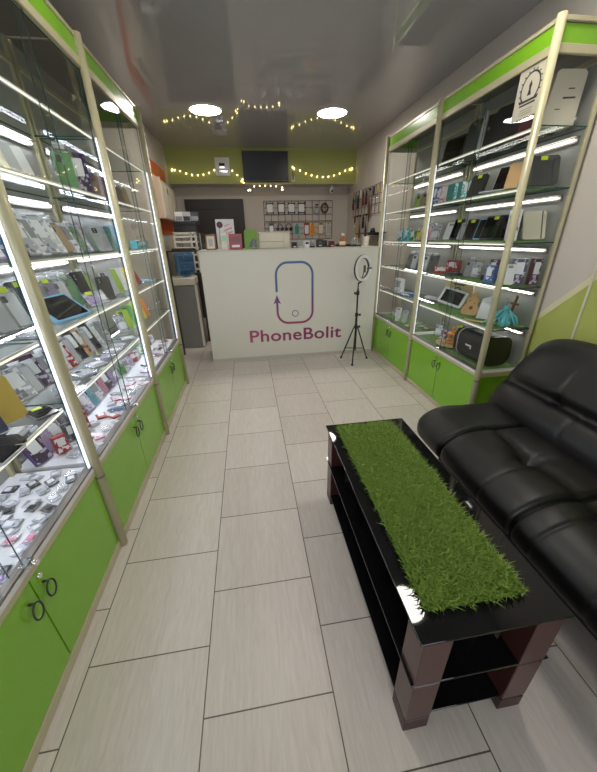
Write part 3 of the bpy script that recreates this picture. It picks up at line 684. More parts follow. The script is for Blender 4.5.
# ---------------------------------------------------------------- on the counter
ZT = 1.2005
t = thing('picture_frame', 'wooden picture frame with a white card standing at the left end of the counter', 'picture frame', (-.36, 3.78, ZT), (math.radians(-12), 0, .05))
WOODF = mat('frame_wood', hexc(150,112,84), .5, noise=.15)
k = MB(WOODF)
for x0, x1, z0, z1 in ((-.052,-.040,0,.15),(.040,.052,0,.15),(-.052,.052,0,.013),(-.052,.052,.137,.15)): k.b(x0,x1,-.014,0,z0,z1,bev=.001)
k.build('frame', t); MB(PAL['cream'], PAL['silver']).b(-.041,.041,-.006,-.002,.012,.138).b(-.022,.022,-.0068,-.006,.035,.11,mi=1).build('card', t)
t = thing('gift_card', 'tall white card printed with a red rose standing behind the small items', 'card', (-.205, 3.95, ZT), (math.radians(-6), 0, .04))
k = MB(PAL['white'], PAL['maroon'], PAL['green'], PAL['pink']).b(-.098, .098, -.006, 0, 0, .30, bev=.001)
for a in range(7):
    k.cyl((-.055+.018*math.cos(a*.9), -.0062, .245+.018*math.sin(a*.9)), (-.055+.018*math.cos(a*.9), -.008, .245+.018*math.sin(a*.9)), .016, n=10, mi=1)
k.box((-.065,-.0068,.14),(.006,.001,.17),Matrix.Rotation(.08,3,'Y'),mi=2).box((.03,-.0068,.20),(.09,.001,.012),Matrix.Rotation(-.35,3,'Y'),mi=3).box((.04,-.0068,.165),(.08,.001,.01),Matrix.Rotation(-.35,3,'Y'),mi=3).box((.02,-.0068,.24),(.06,.001,.008),Matrix.Rotation(-.35,3,'Y'),mi=3)
k.build('printed_sheet', t)
def carton(loc, dims, c, c2, label, cat='box', rz=0, group=None, name='product_box', extra=None):
    w_, d_, h_ = dims
    k = MB(PAL[c], PAL[c2], PAL['white']).b(-w_/2, w_/2, -d_/2, d_/2, 0, h_, bev=.0015)
    k.b(-w_*.34, w_*.34, -d_/2-.0006, -d_/2+.0005, h_*.50, h_*.82, mi=1); k.b(-w_*.3, w_*.3, -d_/2-.0006, -d_/2+.0005, h_*.16, h_*.30, mi=2)
    o = k.build(name); o.location = loc; o.rotation_euler = (0, 0, rz); return tag(o, label, cat, group)
carton((-.215, 3.74, ZT), (.062,.03,.165), 'cream', 'mint', 'small cream card box standing between the picture frame and the red box')
carton((-.10, 3.73, ZT), (.135,.04,.15), 'red', 'maroon', 'red box with white print standing on the counter')
t = thing('paper_bag', 'green bag with dark print standing on the counter beside the pale case', 'bag', (.06, 3.76, ZT))
MB(mat('bag_green', hexc(120,160,50), .45)).prism([(-.07,0),(.07,0),(.065,.17),(.05,.185),(-.05,.19),(-.065,.175)], -.03, .03).build('bag_body', t)
MB(PAL['charcoal']).prism([(-.02,.02),(.06,.02),(.055,.085),(.02,.10),(-.01,.06)], -.0315, -.0302).build('print', t)
tag(MB(CLEAR).lathe([(.02,0),(.024,.005),(.024,.06),(.015,.075),(.012,.09)], 14).build('small_jar'), 'small clear jar in front of the green bag on the counter', 'jar').location = (.09, 3.695, ZT)
t = thing('receipt_printer', 'long cream plastic machine lying on the counter behind the phone logo', 'printer', (.31, 3.84, ZT)); 
MB(CREAM).b(-.165, .165, -.09, .09, 0, .155, bev=.01, seg=2).build('body', t); MB(mat('seam_grey', hexc(150,140,120), .6)).b(-.16, .10, -.0912, -.0895, .066, .071).b(.10,.103,-.0912,-.0895,.01,.145).build('seam', t)
MB(CREAM).b(-.17, .17, -.095, .08, .155, .163, bev=.003).build('lid', t)
for i, (x, y, w_, d_, h_, c, c2) in enumerate([(.52,3.75,.05,.05,.06,'charcoal','black'),(.585,3.76,.06,.05,.075,'silver','grey'),(.655,3.75,.055,.05,.07,'white','charcoal'),(.725,3.78,.05,.06,.05,'black','grey'),(.80,3.75,.055,.05,.08,'black','charcoal'),(.868,3.77,.06,.05,.07,'charcoal','black'),(.935,3.75,.05,.05,.06,'maroon','black')]):
    if i % 2 == 0:
        carton((x, y, ZT), (w_, d_, h_), c, c2, f'small {c} and {c2} box on the counter, {ORD[i]} of the row after the cream machine', 'box', .2, 'small goods on the counter')
    else:
        t = thing('charging_dock', f'small {c} dock on the counter, {ORD[i]} of the row after the cream machine', 'dock', (x, y, ZT), (0, 0, .1), 'small goods on the counter')
        MB(PAL[c]).b(-w_/2, w_/2, -.03, .03, 0, .018, bev=.005, seg=2).build('dock_base', t); MB(PAL[c2]).box((0, .008, .045), (w_*.85, .012, h_*.8), Matrix.Rotation(-.25, 3, 'X'), bev=.004).build('dock_back', t)
t = thing('bottle', 'clear bottle with amber liquid and white cap standing on the counter', 'bottle', (1.065, 3.76, ZT))
MB(glassmat('amber_liquid', (.85,.55,.35), .8, .05, 1.4, .5, (.55,.25,.12))).lathe([(.03,0),(.036,.006),(.036,.075),(.028,.095),(.014,.108)], 18).build('bottle_body', t)
MB(PAL['cream']).lathe([(.0365,.02),(.0365,.055)], 18).build('bottle_label', t); MB(PAL['white']).cyl((0,0,.108), (0,0,.135), .017, n=14).build('cap', t)
t = thing('desk_bell_dome', 'small clear dome on a black base at the right end of the counter', 'ornament', (1.215, 3.77, ZT))
MB(BLACKP).cyl((0,0,0), (0,0,.012), .068, n=24).build('dome_base', t); MB(CLEAR).lathe([(.055,.0125),(.056,.04),(.045,.072),(.02,.09),(.004,.094)], 24).build('dome', t)
carton((1.33, 3.76, ZT), (.05,.05,.10), 'cream', 'white', 'pale box at the far right end of the counter', 'box')
t = thing('tool_tray', 'flat black tray beside the clear dome on the counter', 'tray', (1.13, 3.90, ZT)); MB(BLACKP).b(-.12,.14,-.04,.04,0,.012,bev=.003).b(-.12,.14,-.04,-.034,.012,.022).b(-.12,.14,.034,.04,.012,.022).build('tray_body', t); MB(PAL['brown']).b(-.09,-.02,-.025,.02,.0125,.035,bev=.003).build('block', t)

# ---------------------------------------------------------------- goods in the showcases
def printmat(name, a, b, c, sc):
    """printed sleeve: blotches of three inks over a ground colour"""
    m = bpy.data.materials.new(name); m.use_nodes = True; nt = m.node_tree; bs = nt.nodes['Principled BSDF']; L = nt.links.new
    tc = nt.nodes.new('ShaderNodeTexCoord'); v = nt.nodes.new('ShaderNodeTexVoronoi'); v.inputs['Scale'].default_value = sc*1.3; v.distance = 'CHEBYCHEV'; L(tc.outputs['Object'], v.inputs['Vector'])
    sp = nt.nodes.new('ShaderNodeSeparateColor'); L(v.outputs['Color'], sp.inputs[0]); cr = nt.nodes.new('ShaderNodeValToRGB'); cr.color_ramp.interpolation = 'CONSTANT'; L(sp.outputs[0], cr.inputs[0])
    e = cr.color_ramp.elements; e[0].color = (*a, 1); e[1].position = .55; e[1].color = (*b, 1); x = e.new(.8); x.color = (*c, 1)
    L(cr.outputs[0], bs.inputs['Base Color']); bs.inputs['Roughness'].default_value = .3; return m
PR = {n: printmat('sleeve_'+n, hexc(*a), hexc(*b), hexc(*c), s) for n, (a, b, c, s) in dict(
    white=((224,224,232),(204,204,216),(140,142,156),60), grey=((176,178,188),(120,122,132),(226,226,230),55), blue=((70,104,170),(200,206,220),(40,56,110),55),
    pink=((232,206,220),(206,120,150),(240,240,244),60), red=((160,30,28),(190,60,56),(230,225,226),55), yellow=((230,206,90),(240,238,226),(90,140,60),55),
    green=((90,160,84),(226,232,220),(40,90,50),55), black=((34,36,42),(120,124,134),(14,15,18),50), lilac=((206,200,224),(150,140,190),(240,240,246),60),
    plum=((58,34,74),(44,26,56),(190,180,200),55), cyan=((90,190,204),(230,240,240),(40,110,130),55), tan=((196,160,116),(228,214,190),(120,84,50),50), silver=((206,208,214),(150,152,160),(236,236,240),60)).items()}
PR = {**{n: PR['white'] for n in PAL}, **{'charcoal': PR['black'], 'navy': PR['blue'], 'sky': PR['blue'], 'teal': PR['cyan'], 'lime': PR['green'], 'orange': PR['yellow'], 'maroon': PR['plum'], 'purple': PR['plum'], 'brown': PR['tan'], 'cream': PR['tan'], 'mint': PR['green'], 'magenta': PR['pink'], 'gold': PR['yellow']}, **PR}
TAGM = mat('lime_price_tag', hexc(206,226,40), .5)
CACHE = {}
def cached(key, fn):
    if key not in CACHE: CACHE[key] = fn().data; bpy.data.objects.remove([o for o in bpy.data.objects if o.data is CACHE[key]][0])
    return CACHE[key]
def part(name, key, fn, parent):
    me = cached((name,)+key, fn); o = bpy.data.objects.new(name, me); COL.objects.link(o); o.parent = parent; return o
def put_tag(t, w_, h_, d_):
    part('price_tag', (round(h_,3), round(d_,3)), lambda: MB(TAGM).b(-.016, .016, -d_-.0022, -d_-.0008, h_-.024, h_-.004).build('price_tag'), t)
KN = dict(box='product_box', packet='case_packet', case='phone_case', tablet='tablet_computer', phone='smartphone', pouch='accessory_pouch', pack='blister_pack', bank='power_bank', laptop='laptop', board='tablet_case')
def item(kind, c, dims, loc, rot, label, group, tagged=False):
    w_, d_, h_ = dims; nm = KN[kind]; cat = {'box':'box','packet':'phone case packet','case':'phone case','tablet':'tablet','phone':'phone','pouch':'accessory packet','pack':'blister pack','bank':'power bank','laptop':'laptop','board':'tablet case'}[kind]
    t = thing(nm, label, cat, loc, rot, group); K = (c, w_, d_, h_)
    if kind == 'box':
        def f():
            k = MB(PAL[c], PR[c]).b(-w_/2, w_/2, -d_, 0, 0, h_, bev=.0012); k.b(-w_*.46, w_*.46, -d_-.0006, -d_+.0004, h_*.04, h_*.96, mi=1); return k.build('carton')
        part('carton', K, f, t)
        part('printed_window', K, lambda: MB(PAL['white' if c != 'white' else 'grey']).prism(rrect(w_*.6, h_*.45, min(w_,h_)*.06, 3, h_*.42), -d_-.0014, -d_-.0007).build('printed_window'), t)
    elif kind in ('packet', 'pack'):
        part('clear_bag', K, lambda: MB(CLEAR, PR[c]).prism([(-w_/2,0),(w_/2,0),(w_/2,h_*.9),(w_*.2,h_),(-w_*.2,h_),(-w_/2,h_*.9)], -d_, -d_*.15).b(-w_*.46,w_*.46,-d_*.14,0,0,h_*.95,mi=1).build('clear_bag'), t)
        part('phone_case', K, lambda: MB(PAL[c], BLACKG).prism(rrect(w_*.8, h_*.80, w_*.11, 4, h_*.04), -d_*.85, -d_*.25).prism([(x-w_*.2, z) for x, z in rrect(w_*.28, w_*.30, w_*.06, 3, h_*.62)], -d_*.9, -d_*.84, mi=1).build('phone_case'), t)
        part('hang_header', K, lambda: MB(PAL['white']).b(-w_*.25,w_*.25,-d_*.5,-d_*.3,h_*.93,h_*1.08,bev=.002).build('hang_header'), t)
    elif kind in ('case', 'bank', 'board'):
        part('shell', K+(kind,), lambda: MB(PAL[c]).prism(rrect(w_, h_, w_*.12, 5), -d_, 0).build('shell'), t)
        if kind == 'case': part('camera_opening', K, lambda: MB(BLACKG, PAL['grey']).prism([(x-w_*.24, z) for x, z in rrect(w_*.34, w_*.36, w_*.08, 4, h_*.72)], -d_-.0016, -d_-.0003).cyl((-w_*.24,-d_-.003,h_*.72+w_*.10),(-w_*.24,-d_-.001,h_*.72+w_*.10),w_*.06,n=10,mi=1).cyl((-w_*.24,-d_-.003,h_*.72+w_*.26),(-w_*.24,-d_-.001,h_*.72+w_*.26),w_*.06,n=10,mi=1).build('camera_opening'), t)
        elif kind == 'bank': part('port_face', K, lambda: MB(PAL['grey']).prism(rrect(w_*.5, h_*.12, w_*.04, 3, h_*.8), -d_-.0012, -d_-.0003).build('port_face'), t)
        else: part('strap', K, lambda: MB(PAL['charcoal']).b(w_*.3, w_*.34, -d_-.002, -d_-.0003, h_*.01, h_*.99).build('strap'), t)
    elif kind in ('tablet', 'phone'):
        part('body', K+(kind,), lambda: MB(PAL[c]).prism(rrect(w_, h_, min(w_,h_)*.08, 4), -d_, 0).build('body'), t)
        part('screen', K, lambda: MB(BLACKG).b(-w_*.44, w_*.44, -d_-.0008, -d_-.0002, h_*.07, h_*.93).build('screen'), t)
    elif kind == 'laptop':
        part('keyboard_base', K, lambda: MB(PAL[c], BLACKP).b(-w_/2, w_/2, -d_, 0, 0, .012, bev=.004).b(-w_*.44, w_*.44, -d_*.75, -d_*.1, .0122, .0128, mi=1).build('keyboard_base'), t)
        def f():
            R_ = Matrix.Rotation(-.35, 3, 'X'); c0 = Vector((0, -.004, .012)) + R_ @ Vector((0, 0, h_/2)); c1 = Vector((0, -.004, .012)) + R_ @ Vector((0, -.0045, h_/2))
            return MB(PAL[c], BLACKG).box(c0, (w_, .007, h_), R_, bev=.002).box(c1, (w_*.92, .001, h_*.9), R_, mi=1).build('lid')
        part('lid', K, f, t)
    elif kind == 'pouch':
        part('bag', K, lambda: MB(CLEAR, PR[c]).b(-w_/2, w_/2, -d_, 0, 0, h_, bev=.003).b(-w_*.44, w_*.44, -d_*.8, -d_*.2, h_*.06, h_*.9, mi=1).build('bag'), t)
        part('accessory', K, lambda: MB(PAL[c]).b(-w_*.3, w_*.3, -d_-.004, -d_+.001, h_*.2, h_*.55, bev=.002).build('accessory'), t)
    if tagged: put_tag(t, w_, h_, d_)
    return t
LVN = {1.785: 'top shelf', 1.52: 'second shelf', 1.25: 'third shelf', 1.0: 'fourth shelf', .745: 'lowest shelf', .465: 'showcase floor'}
BAY = {'L1': ('near left', 'L'), 'L2': ('middle left', 'L'), 'L3': ('far left', 'L'), 'RA': ('near right', 'R'), 'RB': ('far right', 'R')}
NOUN = dict(box='box', packet='phone case packet', case='phone case', tablet='tablet', phone='phone', pouch='accessory packet', pack='blister pack', bank='power bank', laptop='laptop', board='tablet case')
def row(bay, lv, a, specs, rowname='', lean=18, yaw=40, reverse=False):
    """specs from the far end to the near end: (y, kind, colour, (w,d,h), [lean], [yaw], [a], [tag], [text])"""
    bn, sd = BAY[bay]; sg = -1 if sd == 'L' else 1; xf = -.69 if sd == 'L' else 1.46
    for i, sp in enumerate(specs):
        y, kind, c, dm = sp[:4]; o = sp[4] if len(sp) > 4 else {}
        ln = o.get('lean', lean); yw = o.get('yaw', yaw); aa = o.get('a', a)
        x = xf + sg*aa
        rz = math.radians(90-yw) if sd == 'L' else math.radians(-90+yw)
        z = lv + .0012 + o.get('dz', 0)
        if ln == 'flat': rot = (-PI/2, 0, rz); z += dm[1]*0 + .0012
        else: rot = (math.radians(-ln), 0, rz)
        lk = o.get('look', f'{c} {NOUN[kind]}'); od = ORD[i] if i < len(ORD) else str(i+1)
        lab = f'{lk}, {od} from far end, {rowname+" " if rowname else ""}{LVN[lv]}, {bn} showcase'
        item(kind, c, dm, (x, y, z), rot, lab, f'{rowname+" " if rowname else ""}goods on the {LVN[lv]} of the {bn} showcase', o.get('tag', False))
rnd = random.Random(7)
def autorow(bay, lv, a, y1, y0, n, kinds, cols, dims, rowname='', lean=18, yaw=40, tagp=0.0, jit=.01):
    sp = []
    for i in range(n):
        y = y1 + (y0-y1)*(i/(max(1, n-1))); kd = kinds[i % len(kinds)]; w_, d_, h_ = dims
        h2 = round(h_*rnd.choice((.9, 1, 1.06)), 3); o = dict(tag=rnd.random() < tagp)
        if lean == 'flat': o['yaw'] = yaw + rnd.choice((-35, -12, 8, 30, 62)); o['a'] = a + rnd.uniform(-jit, jit); o['dz'] = rnd.choice((0, .004, .009)) if jit > .012 else .0
        sp.append((y, kd, cols[i % len(cols)], (w_, d_, h2), o))
    row(bay, lv, a, sp, rowname, lean, yaw)
B_ = 'box'
# near left showcase
autorow('L1', 1.52, .17, 1.10, .42, 9, ['box','packet'], ['grey','white','silver','lilac','charcoal'], (.085,.014,.15), lean=22)
autorow('L1', 1.25, .17, 1.10, .42, 11, ['box'], ['white','grey','blue','silver','charcoal'], (.085,.014,.15), lean=24, yaw=18)
row('L1', 1.0, .2, [(1.08,'box','white',(.13,.02,.17),dict(look='wide white box',lean=4,yaw=15,a=.255)), (.80,'box','grey',(.12,.02,.17),dict(a=.17)), (.62,'packet','pink',(.09,.014,.17),{}), (.46,'box','white',(.12,.02,.17),dict(a=.17))], 'back row')
row('L1', 1.0, .1, [(.86,'board','grey',(.08,.012,.13),dict(lean='flat',a=.045,yaw=10)), (.75,'phone','charcoal',(.075,.009,.13),dict(lean='flat',a=.075,yaw=10)), (.60,'tablet','white',(.12,.009,.17),dict(lean='flat',a=.045,yaw=5))], 'front row')
autorow('L1', .745, .225, 1.13, .34, 14, ['box','box','packet'], ['grey','red','silver','charcoal','yellow','blue','white'], (.08,.014,.15), 'back row', lean=26, yaw=18)
row('L1', .745, .12, [(1.095,'case','gold',(.085,.010,.155),dict(look='mustard yellow phone case',lean=20,yaw=30,a=.15)), (.985,'case','navy',(.09,.010,.155),dict(look='dark navy phone case',lean=20,yaw=30,a=.15)), (.87,'case','charcoal',(.085,.010,.155),dict(lean=22,a=.15)), (.75,'case','black',(.085,.010,.155),dict(lean=22,a=.15)), (.62,'case','navy',(.085,.010,.155),dict(lean=22,a=.15))], 'middle row', yaw=30)
autorow('L1', .745, .05, 1.10, .36, 9, ['phone','pouch','board'], ['charcoal','white','black','silver'], (.075,.007,.10), 'front row', lean='flat', yaw=30, tagp=.3, jit=.008)
for j, a in enumerate((.045, .11, .175, .235)):
    autorow('L1', .465, a, 1.12, .40, 17, ['pouch','box','pouch','pouch'], ['white','charcoal','silver','white','black','grey','white','pink','white','black','lilac','white','blue'], (.036,.005,.05), ['front row','second row','third row','back row'][j], lean='flat', yaw=35, jit=.010)
# middle left showcase
row('L2', 1.52, .12, [(1.99,'box','purple',(.085,.035,.165),dict(look='purple box with white window',lean=2,yaw=62,a=.09)), (1.86,'packet','green',(.085,.025,.17),dict(look='green hanging packet',lean=4,yaw=60,a=.09))], 'front row')
autorow('L2', 1.52, .19, 1.72, 1.24, 7, ['case'], ['white','silver','cream'], (.085,.012,.15), 'back row', lean=26, yaw=38)
row('L2', 1.25, .17, [(2.06,B_,'lilac',(.07,.014,.15)), (2.00,'packet','green',(.075,.02,.15),dict(look='bright green phone case packet')), (1.92,B_,'white',(.08,.014,.15)), (1.84,'packet','tan',(.08,.02,.16),dict(look='tan phone case packet')), (1.76,B_,'silver',(.085,.014,.16)), (1.69,B_,'grey',(.085,.02,.17)), (1.61,B_,'white',(.085,.016,.17)), (1.54,B_,'grey',(.085,.018,.17)), (1.46,B_,'charcoal',(.085,.012,.17)), (1.39,B_,'blue',(.085,.018,.17),dict(look='bright blue box')), (1.32,B_,'lilac',(.085,.014,.165)), (1.25,B_,'grey',(.085,.014,.165))], lean=24, yaw=18)
row('L2', 1.0, .2, [(2.05,'packet','lime',(.085,.02,.16),dict(look='lime phone case packet')), (1.95,'case','black',(.09,.02,.16),dict(lean=14)), (1.85,'packet','green',(.085,.02,.16)), (1.76,'packet','white',(.085,.02,.16)), (1.67,'packet','lilac',(.085,.02,.16),dict(tag=True)), (1.58,'packet','grey',(.085,.02,.16)), (1.49,'board','charcoal',(.10,.014,.17),dict(tag=True)), (1.39,'packet','white',(.085,.02,.16),dict(tag=True)), (1.30,'packet','silver',(.085,.02,.16))], 'back row', lean=20, yaw=18)
row('L2', 1.0, .1, [(1.99,'case','black',(.075,.012,.13),dict(look='black oval gadget',lean=18,yaw=50,a=.10)), (1.88,'pouch','white',(.07,.01,.10),dict(lean=50,a=.08)), (1.79,'pouch','lilac',(.07,.01,.10),dict(lean=50,a=.08,tag=True)), (1.50,'tablet','sky',(.20,.014,.14),dict(look='pale blue framed black tablet',lean=52,a=.06,yaw=14)), ], '', lean=40)
row('L2', 1.0, .1, [(1.25,'pouch','white',(.06,.008,.09),dict(lean='flat',a=.06,yaw=10))], 'near')
autorow('L2', .745, .20, 2.06, 1.26, 15, ['box','packet','box'], ['white','grey','silver','black','white','tan','charcoal','white','red','pink','red','white','maroon'], (.085,.013,.15), 'back row', lean=26, yaw=18)
autorow('L2', .745, .06, 2.06, 1.26, 8, ['pouch','packet'], ['white','silver','white','lilac'], (.085,.008,.09), 'front row', lean='flat', yaw=30, jit=.008)
autorow('L2', .465, .225, 2.04, 1.24, 12, ['packet','box'], ['lilac','purple','pink','white','cyan','lilac','red','navy','black','grey'], (.075,.016,.115), 'back row', lean=26, yaw=18)
for j, a in enumerate((.05, .118)):
    autorow('L2', .465, a, 2.05, 1.24, 13, ['pouch','box','pouch'], ['white','pink','white','silver','magenta','white','blue','red','white'], (.046,.008,.065) if j else (.042,.007,.06), ['front row','middle row'][j], lean='flat', yaw=70, jit=.006)
row('L2', .465, .2, [(1.50,'box','red',(.05,.03,.10),dict(look='upright red box',lean=10,a=.180)), (1.40,'box','black',(.05,.03,.09),dict(look='upright black box',lean=8,a=.185)), (1.31,'box','red',(.05,.03,.08),dict(look='short red box',lean=8,a=.185))], 'inner')
# far left showcase
row('L3', 1.52, .16, [(2.86,'packet','gold',(.08,.02,.15)), (2.74,'packet','brown',(.08,.02,.15)), (2.62,'packet','maroon',(.08,.02,.16)), (2.50,'packet','red',(.08,.02,.17),dict(look='bright red phone case packet')), (2.38,'packet','maroon',(.08,.02,.17)), (2.27,'packet','brown',(.08,.02,.16))], lean=16)
row('L3', 1.25, .13, [(2.93,'box','lime',(.05,.04,.05),dict(lean=0,look='small lime box')), (2.80,'box','cyan',(.13,.06,.055),dict(lean=0,yaw=20,look='low cyan box')), (2.66,'box','maroon',(.12,.03,.05),dict(lean=0,yaw=20,a=.22,look='low maroon box')), (2.50,'case','cyan',(.08,.012,.15)), (2.40,'case','sky',(.08,.012,.15)), (2.30,'case','teal',(.08,.012,.14)), (2.20,'case','silver',(.08,.012,.14))], lean=22)
row('L3', 1.0, .15, [(2.92,'case','sky',(.09,.012,.15),dict(lean='flat',a=.08,yaw=15,look='flat pale blue case')), (2.70,'case','red',(.075,.012,.15),dict(lean=38)), (2.60,'case','orange',(.075,.012,.15),dict(lean=34)), (2.50,'case','yellow',(.075,.012,.15),dict(lean=30)), (2.40,'case','white',(.075,.012,.15)), (2.30,'case','lime',(.075,.012,.15)), (2.21,'case','silver',(.075,.012,.15))], lean=24)
row('L3', .745, .15, [(2.88,'pouch','white',(.07,.01,.08),dict(lean='flat',a=.19)), (2.74,'case','orange',(.075,.012,.15)), (2.64,'case','yellow',(.075,.012,.15)), (2.54,'case','lime',(.075,.012,.15)), (2.44,'case','green',(.075,.012,.15)), (2.34,'case','lime',(.075,.012,.14)), (2.24,'pouch','white',(.075,.012,.13))], lean=28)
autorow('L3', .465, .09, 2.95, 2.20, 12, ['pouch','box'], ['red','white','pink','charcoal','white','lilac'], (.05,.008,.065), 'front row', lean='flat', yaw=50, jit=.008)
autorow('L3', .465, .22, 2.95, 2.20, 10, ['box','pouch'], ['white','red','lilac','white','green'], (.055,.014,.08), 'back row', lean=20, yaw=40)
# far right showcase (specs from the counter towards the sofa)
LINERB = mat('liner_backing', hexc(110,146,84), .8)
LINERM = mat('liner_blades', hexc(138,176,104), .7, noise=.3, nscale=40)
LI = lambda bay, lv: turf(1.46+.045, 1.46+.30, (1.80 if bay == 'RA' else 2.77), (2.67 if bay == 'RA' else 3.60), lv+.0014, .0075, 2600, f'green turf liner on the {LVN[lv]} of the {BAY[bay][0]} showcase', 'turf liners in the right showcases', LINERM, back=.002, bm=LINERB)
for bay, lv in (('RA',1.52),('RA',1.25),('RA',1.0),('RA',.745),('RA',.465),('RB',.465)): LI(bay, lv)
TU = .0102
def rowt(*a, **k):
    a = list(a); a[3] = [(s[0], s[1], s[2], s[3], dict(dict(dz=TU), **(s[4] if len(s) > 4 else {}))) for s in a[3]]; row(*a, **k)
row('RB', 1.785, .2, [(2.83,'tablet','black',(.22,.02,.20),dict(look='dark leaning tablet box',yaw=8))], lean=14)
row('RB', 1.52, .17, [(3.22,'packet','lime',(.09,.02,.14),dict(look='lime green phone case packet')), (3.10,'packet','tan',(.09,.02,.14)), (3.00,'box','blue',(.09,.025,.15)), (2.93,'box','sky',(.09,.025,.15)), (2.86,'box','navy',(.09,.02,.14)), (2.79,'box','pink',(.09,.02,.14))], lean=18, yaw=30)
row('RB', 1.25, .13, [(3.40,'box','cyan',(.06,.04,.10),dict(lean=0)), (3.27,'box','cyan',(.05,.04,.11),dict(lean=0,look='slim cyan box')), (3.14,'box','green',(.06,.04,.09),dict(lean=0)), (3.04,'pouch','yellow',(.09,.012,.13)), (2.95,'pouch','white',(.09,.012,.15)), (2.87,'pouch','pink',(.09,.012,.15)), (2.79,'pouch','white',(.09,.012,.14))], lean=20, yaw=30)
row('RB', 1.0, .15, [(3.22,'packet','black',(.09,.02,.15)), (3.11,'packet','white',(.09,.02,.15)), (3.00,'packet','black',(.09,.02,.15)), (2.90,'packet','white',(.09,.02,.15)), (2.80,'packet','charcoal',(.09,.02,.15))], lean=20, yaw=30)
row('RB', .745, .15, [(3.35,'box','white',(.10,.05,.14),dict(lean=0)), (3.10,'box','blue',(.14,.08,.035),dict(lean=0,yaw=15,look='low blue box')), (2.88,'bank','white',(.14,.02,.07),dict(lean='flat',a=.22,yaw=15))], yaw=20)
rowt('RB', .465, .14, [(3.40,'pouch','white',(.07,.01,.07)), (3.28,'bank','white',(.06,.015,.12),dict(lean=8,a=.12,look='upright white stand')), (3.12,'bank','silver',(.06,.015,.12),dict(lean=8,a=.12,look='upright silver stand')), (3.00,'pouch','white',(.06,.01,.07),dict(lean='flat',a=.17)), (2.90,'pouch','silver',(.06,.01,.07),dict(lean='flat',a=.17)), (2.80,'pouch','cream',(.06,.01,.07),dict(lean='flat',a=.17)), (3.34,'pouch','mint',(.05,.01,.05),dict(lean='flat',a=.06)), (3.18,'pouch','white',(.05,.01,.05),dict(lean='flat',a=.05)), (3.06,'pouch','lime',(.05,.01,.05),dict(lean='flat',a=.07)), (2.94,'pouch','white',(.05,.01,.05),dict(lean='flat',a=.05)), (2.84,'pouch','silver',(.05,.01,.05),dict(lean='flat',a=.07))], yaw=25)
# near right showcase
row('RA', 1.785, .2, [(2.56,'board','charcoal',(.26,.012,.25),dict(look='large dark upright panel',a=.23)), (2.28,'board','charcoal',(.26,.012,.25),dict(look='large black upright panel',a=.23)), (2.43,'bank','silver',(.03,.012,.24),dict(look='narrow silver divider',lean=6,a=.16)), (2.02,'board','maroon',(.20,.012,.24),dict(look='dark red leaning panel',yaw=30,a=.22))], lean=10, yaw=12)
rowt('RA', 1.52, .15, [(2.63,'board','teal',(.10,.012,.12)), (2.585,'board','teal',(.10,.012,.12)), (2.54,'box','cyan',(.10,.012,.12)), (2.495,'board','teal',(.10,.012,.12)), (2.45,'box','teal',(.10,.012,.12)), (2.37,'board','black',(.13,.014,.14),dict(look='black tablet case',tag=True,yaw=12)), (2.11,'laptop','silver',(.21,.13,.15),dict(lean=0,yaw=20,a=.19,look='open silver laptop')), (1.93,'board','tan',(.09,.014,.13),dict(yaw=30,a=.08)), (1.84,'board','charcoal',(.16,.014,.15),dict(yaw=72,a=.17,tag=True,look='dark tablet box'))], lean=16, yaw=52)
rowt('RA', 1.25, .15, [(2.62,'bank','white',(.08,.012,.13)), (2.53,'phone','black',(.08,.012,.15),dict(tag=True)), (2.44,'bank','silver',(.07,.012,.12)), (2.36,'phone','black',(.08,.012,.14),dict(tag=True)), (2.24,'phone','sky',(.08,.012,.14),dict(yaw=15)), (2.13,'tablet','charcoal',(.15,.012,.15),dict(tag=True,yaw=15)), (1.99,'tablet','black',(.15,.012,.15),dict(tag=True,yaw=20)), (1.86,'box','white',(.06,.04,.16),dict(lean=0,yaw=55,a=.08)), (1.86,'board','cream',(.12,.014,.16),dict(yaw=74,a=.23,look='cream tablet case'))], lean=20, yaw=20)
rowt('RA', 1.0, .15, [(2.57,'box','red',(.13,.05,.055),dict(lean=0,a=.14,look='long red box')), (2.57,'box','red',(.10,.05,.10),dict(lean=0,a=.23,look='taller red box behind')), (2.41,'bank','charcoal',(.10,.02,.05),dict(lean='flat',a=.08,yaw=10)), (2.36,'bank','navy',(.12,.02,.06),dict(lean='flat',a=.15,yaw=10)), (2.28,'pack','silver',(.07,.02,.13)), (2.20,'pouch','white',(.07,.02,.12),dict(look='clear and white pack')), (2.08,'box','maroon',(.05,.03,.13),dict(lean=4,a=.2)), (2.07,'bank','black',(.10,.03,.06),dict(lean='flat',a=.15)), (1.95,'box','blue',(.055,.045,.11),dict(lean=0,a=.09,look='bright blue box')), (1.83,'bank','white',(.05,.02,.12),dict(yaw=60,a=.11,look='leaning white power bank')), (1.86,'box','purple',(.075,.04,.15),dict(lean=0,yaw=65,a=.18)), (1.83,'box','maroon',(.05,.04,.15),dict(lean=0,yaw=75,a=.26,look='dark plum box'))], lean=16, yaw=25)
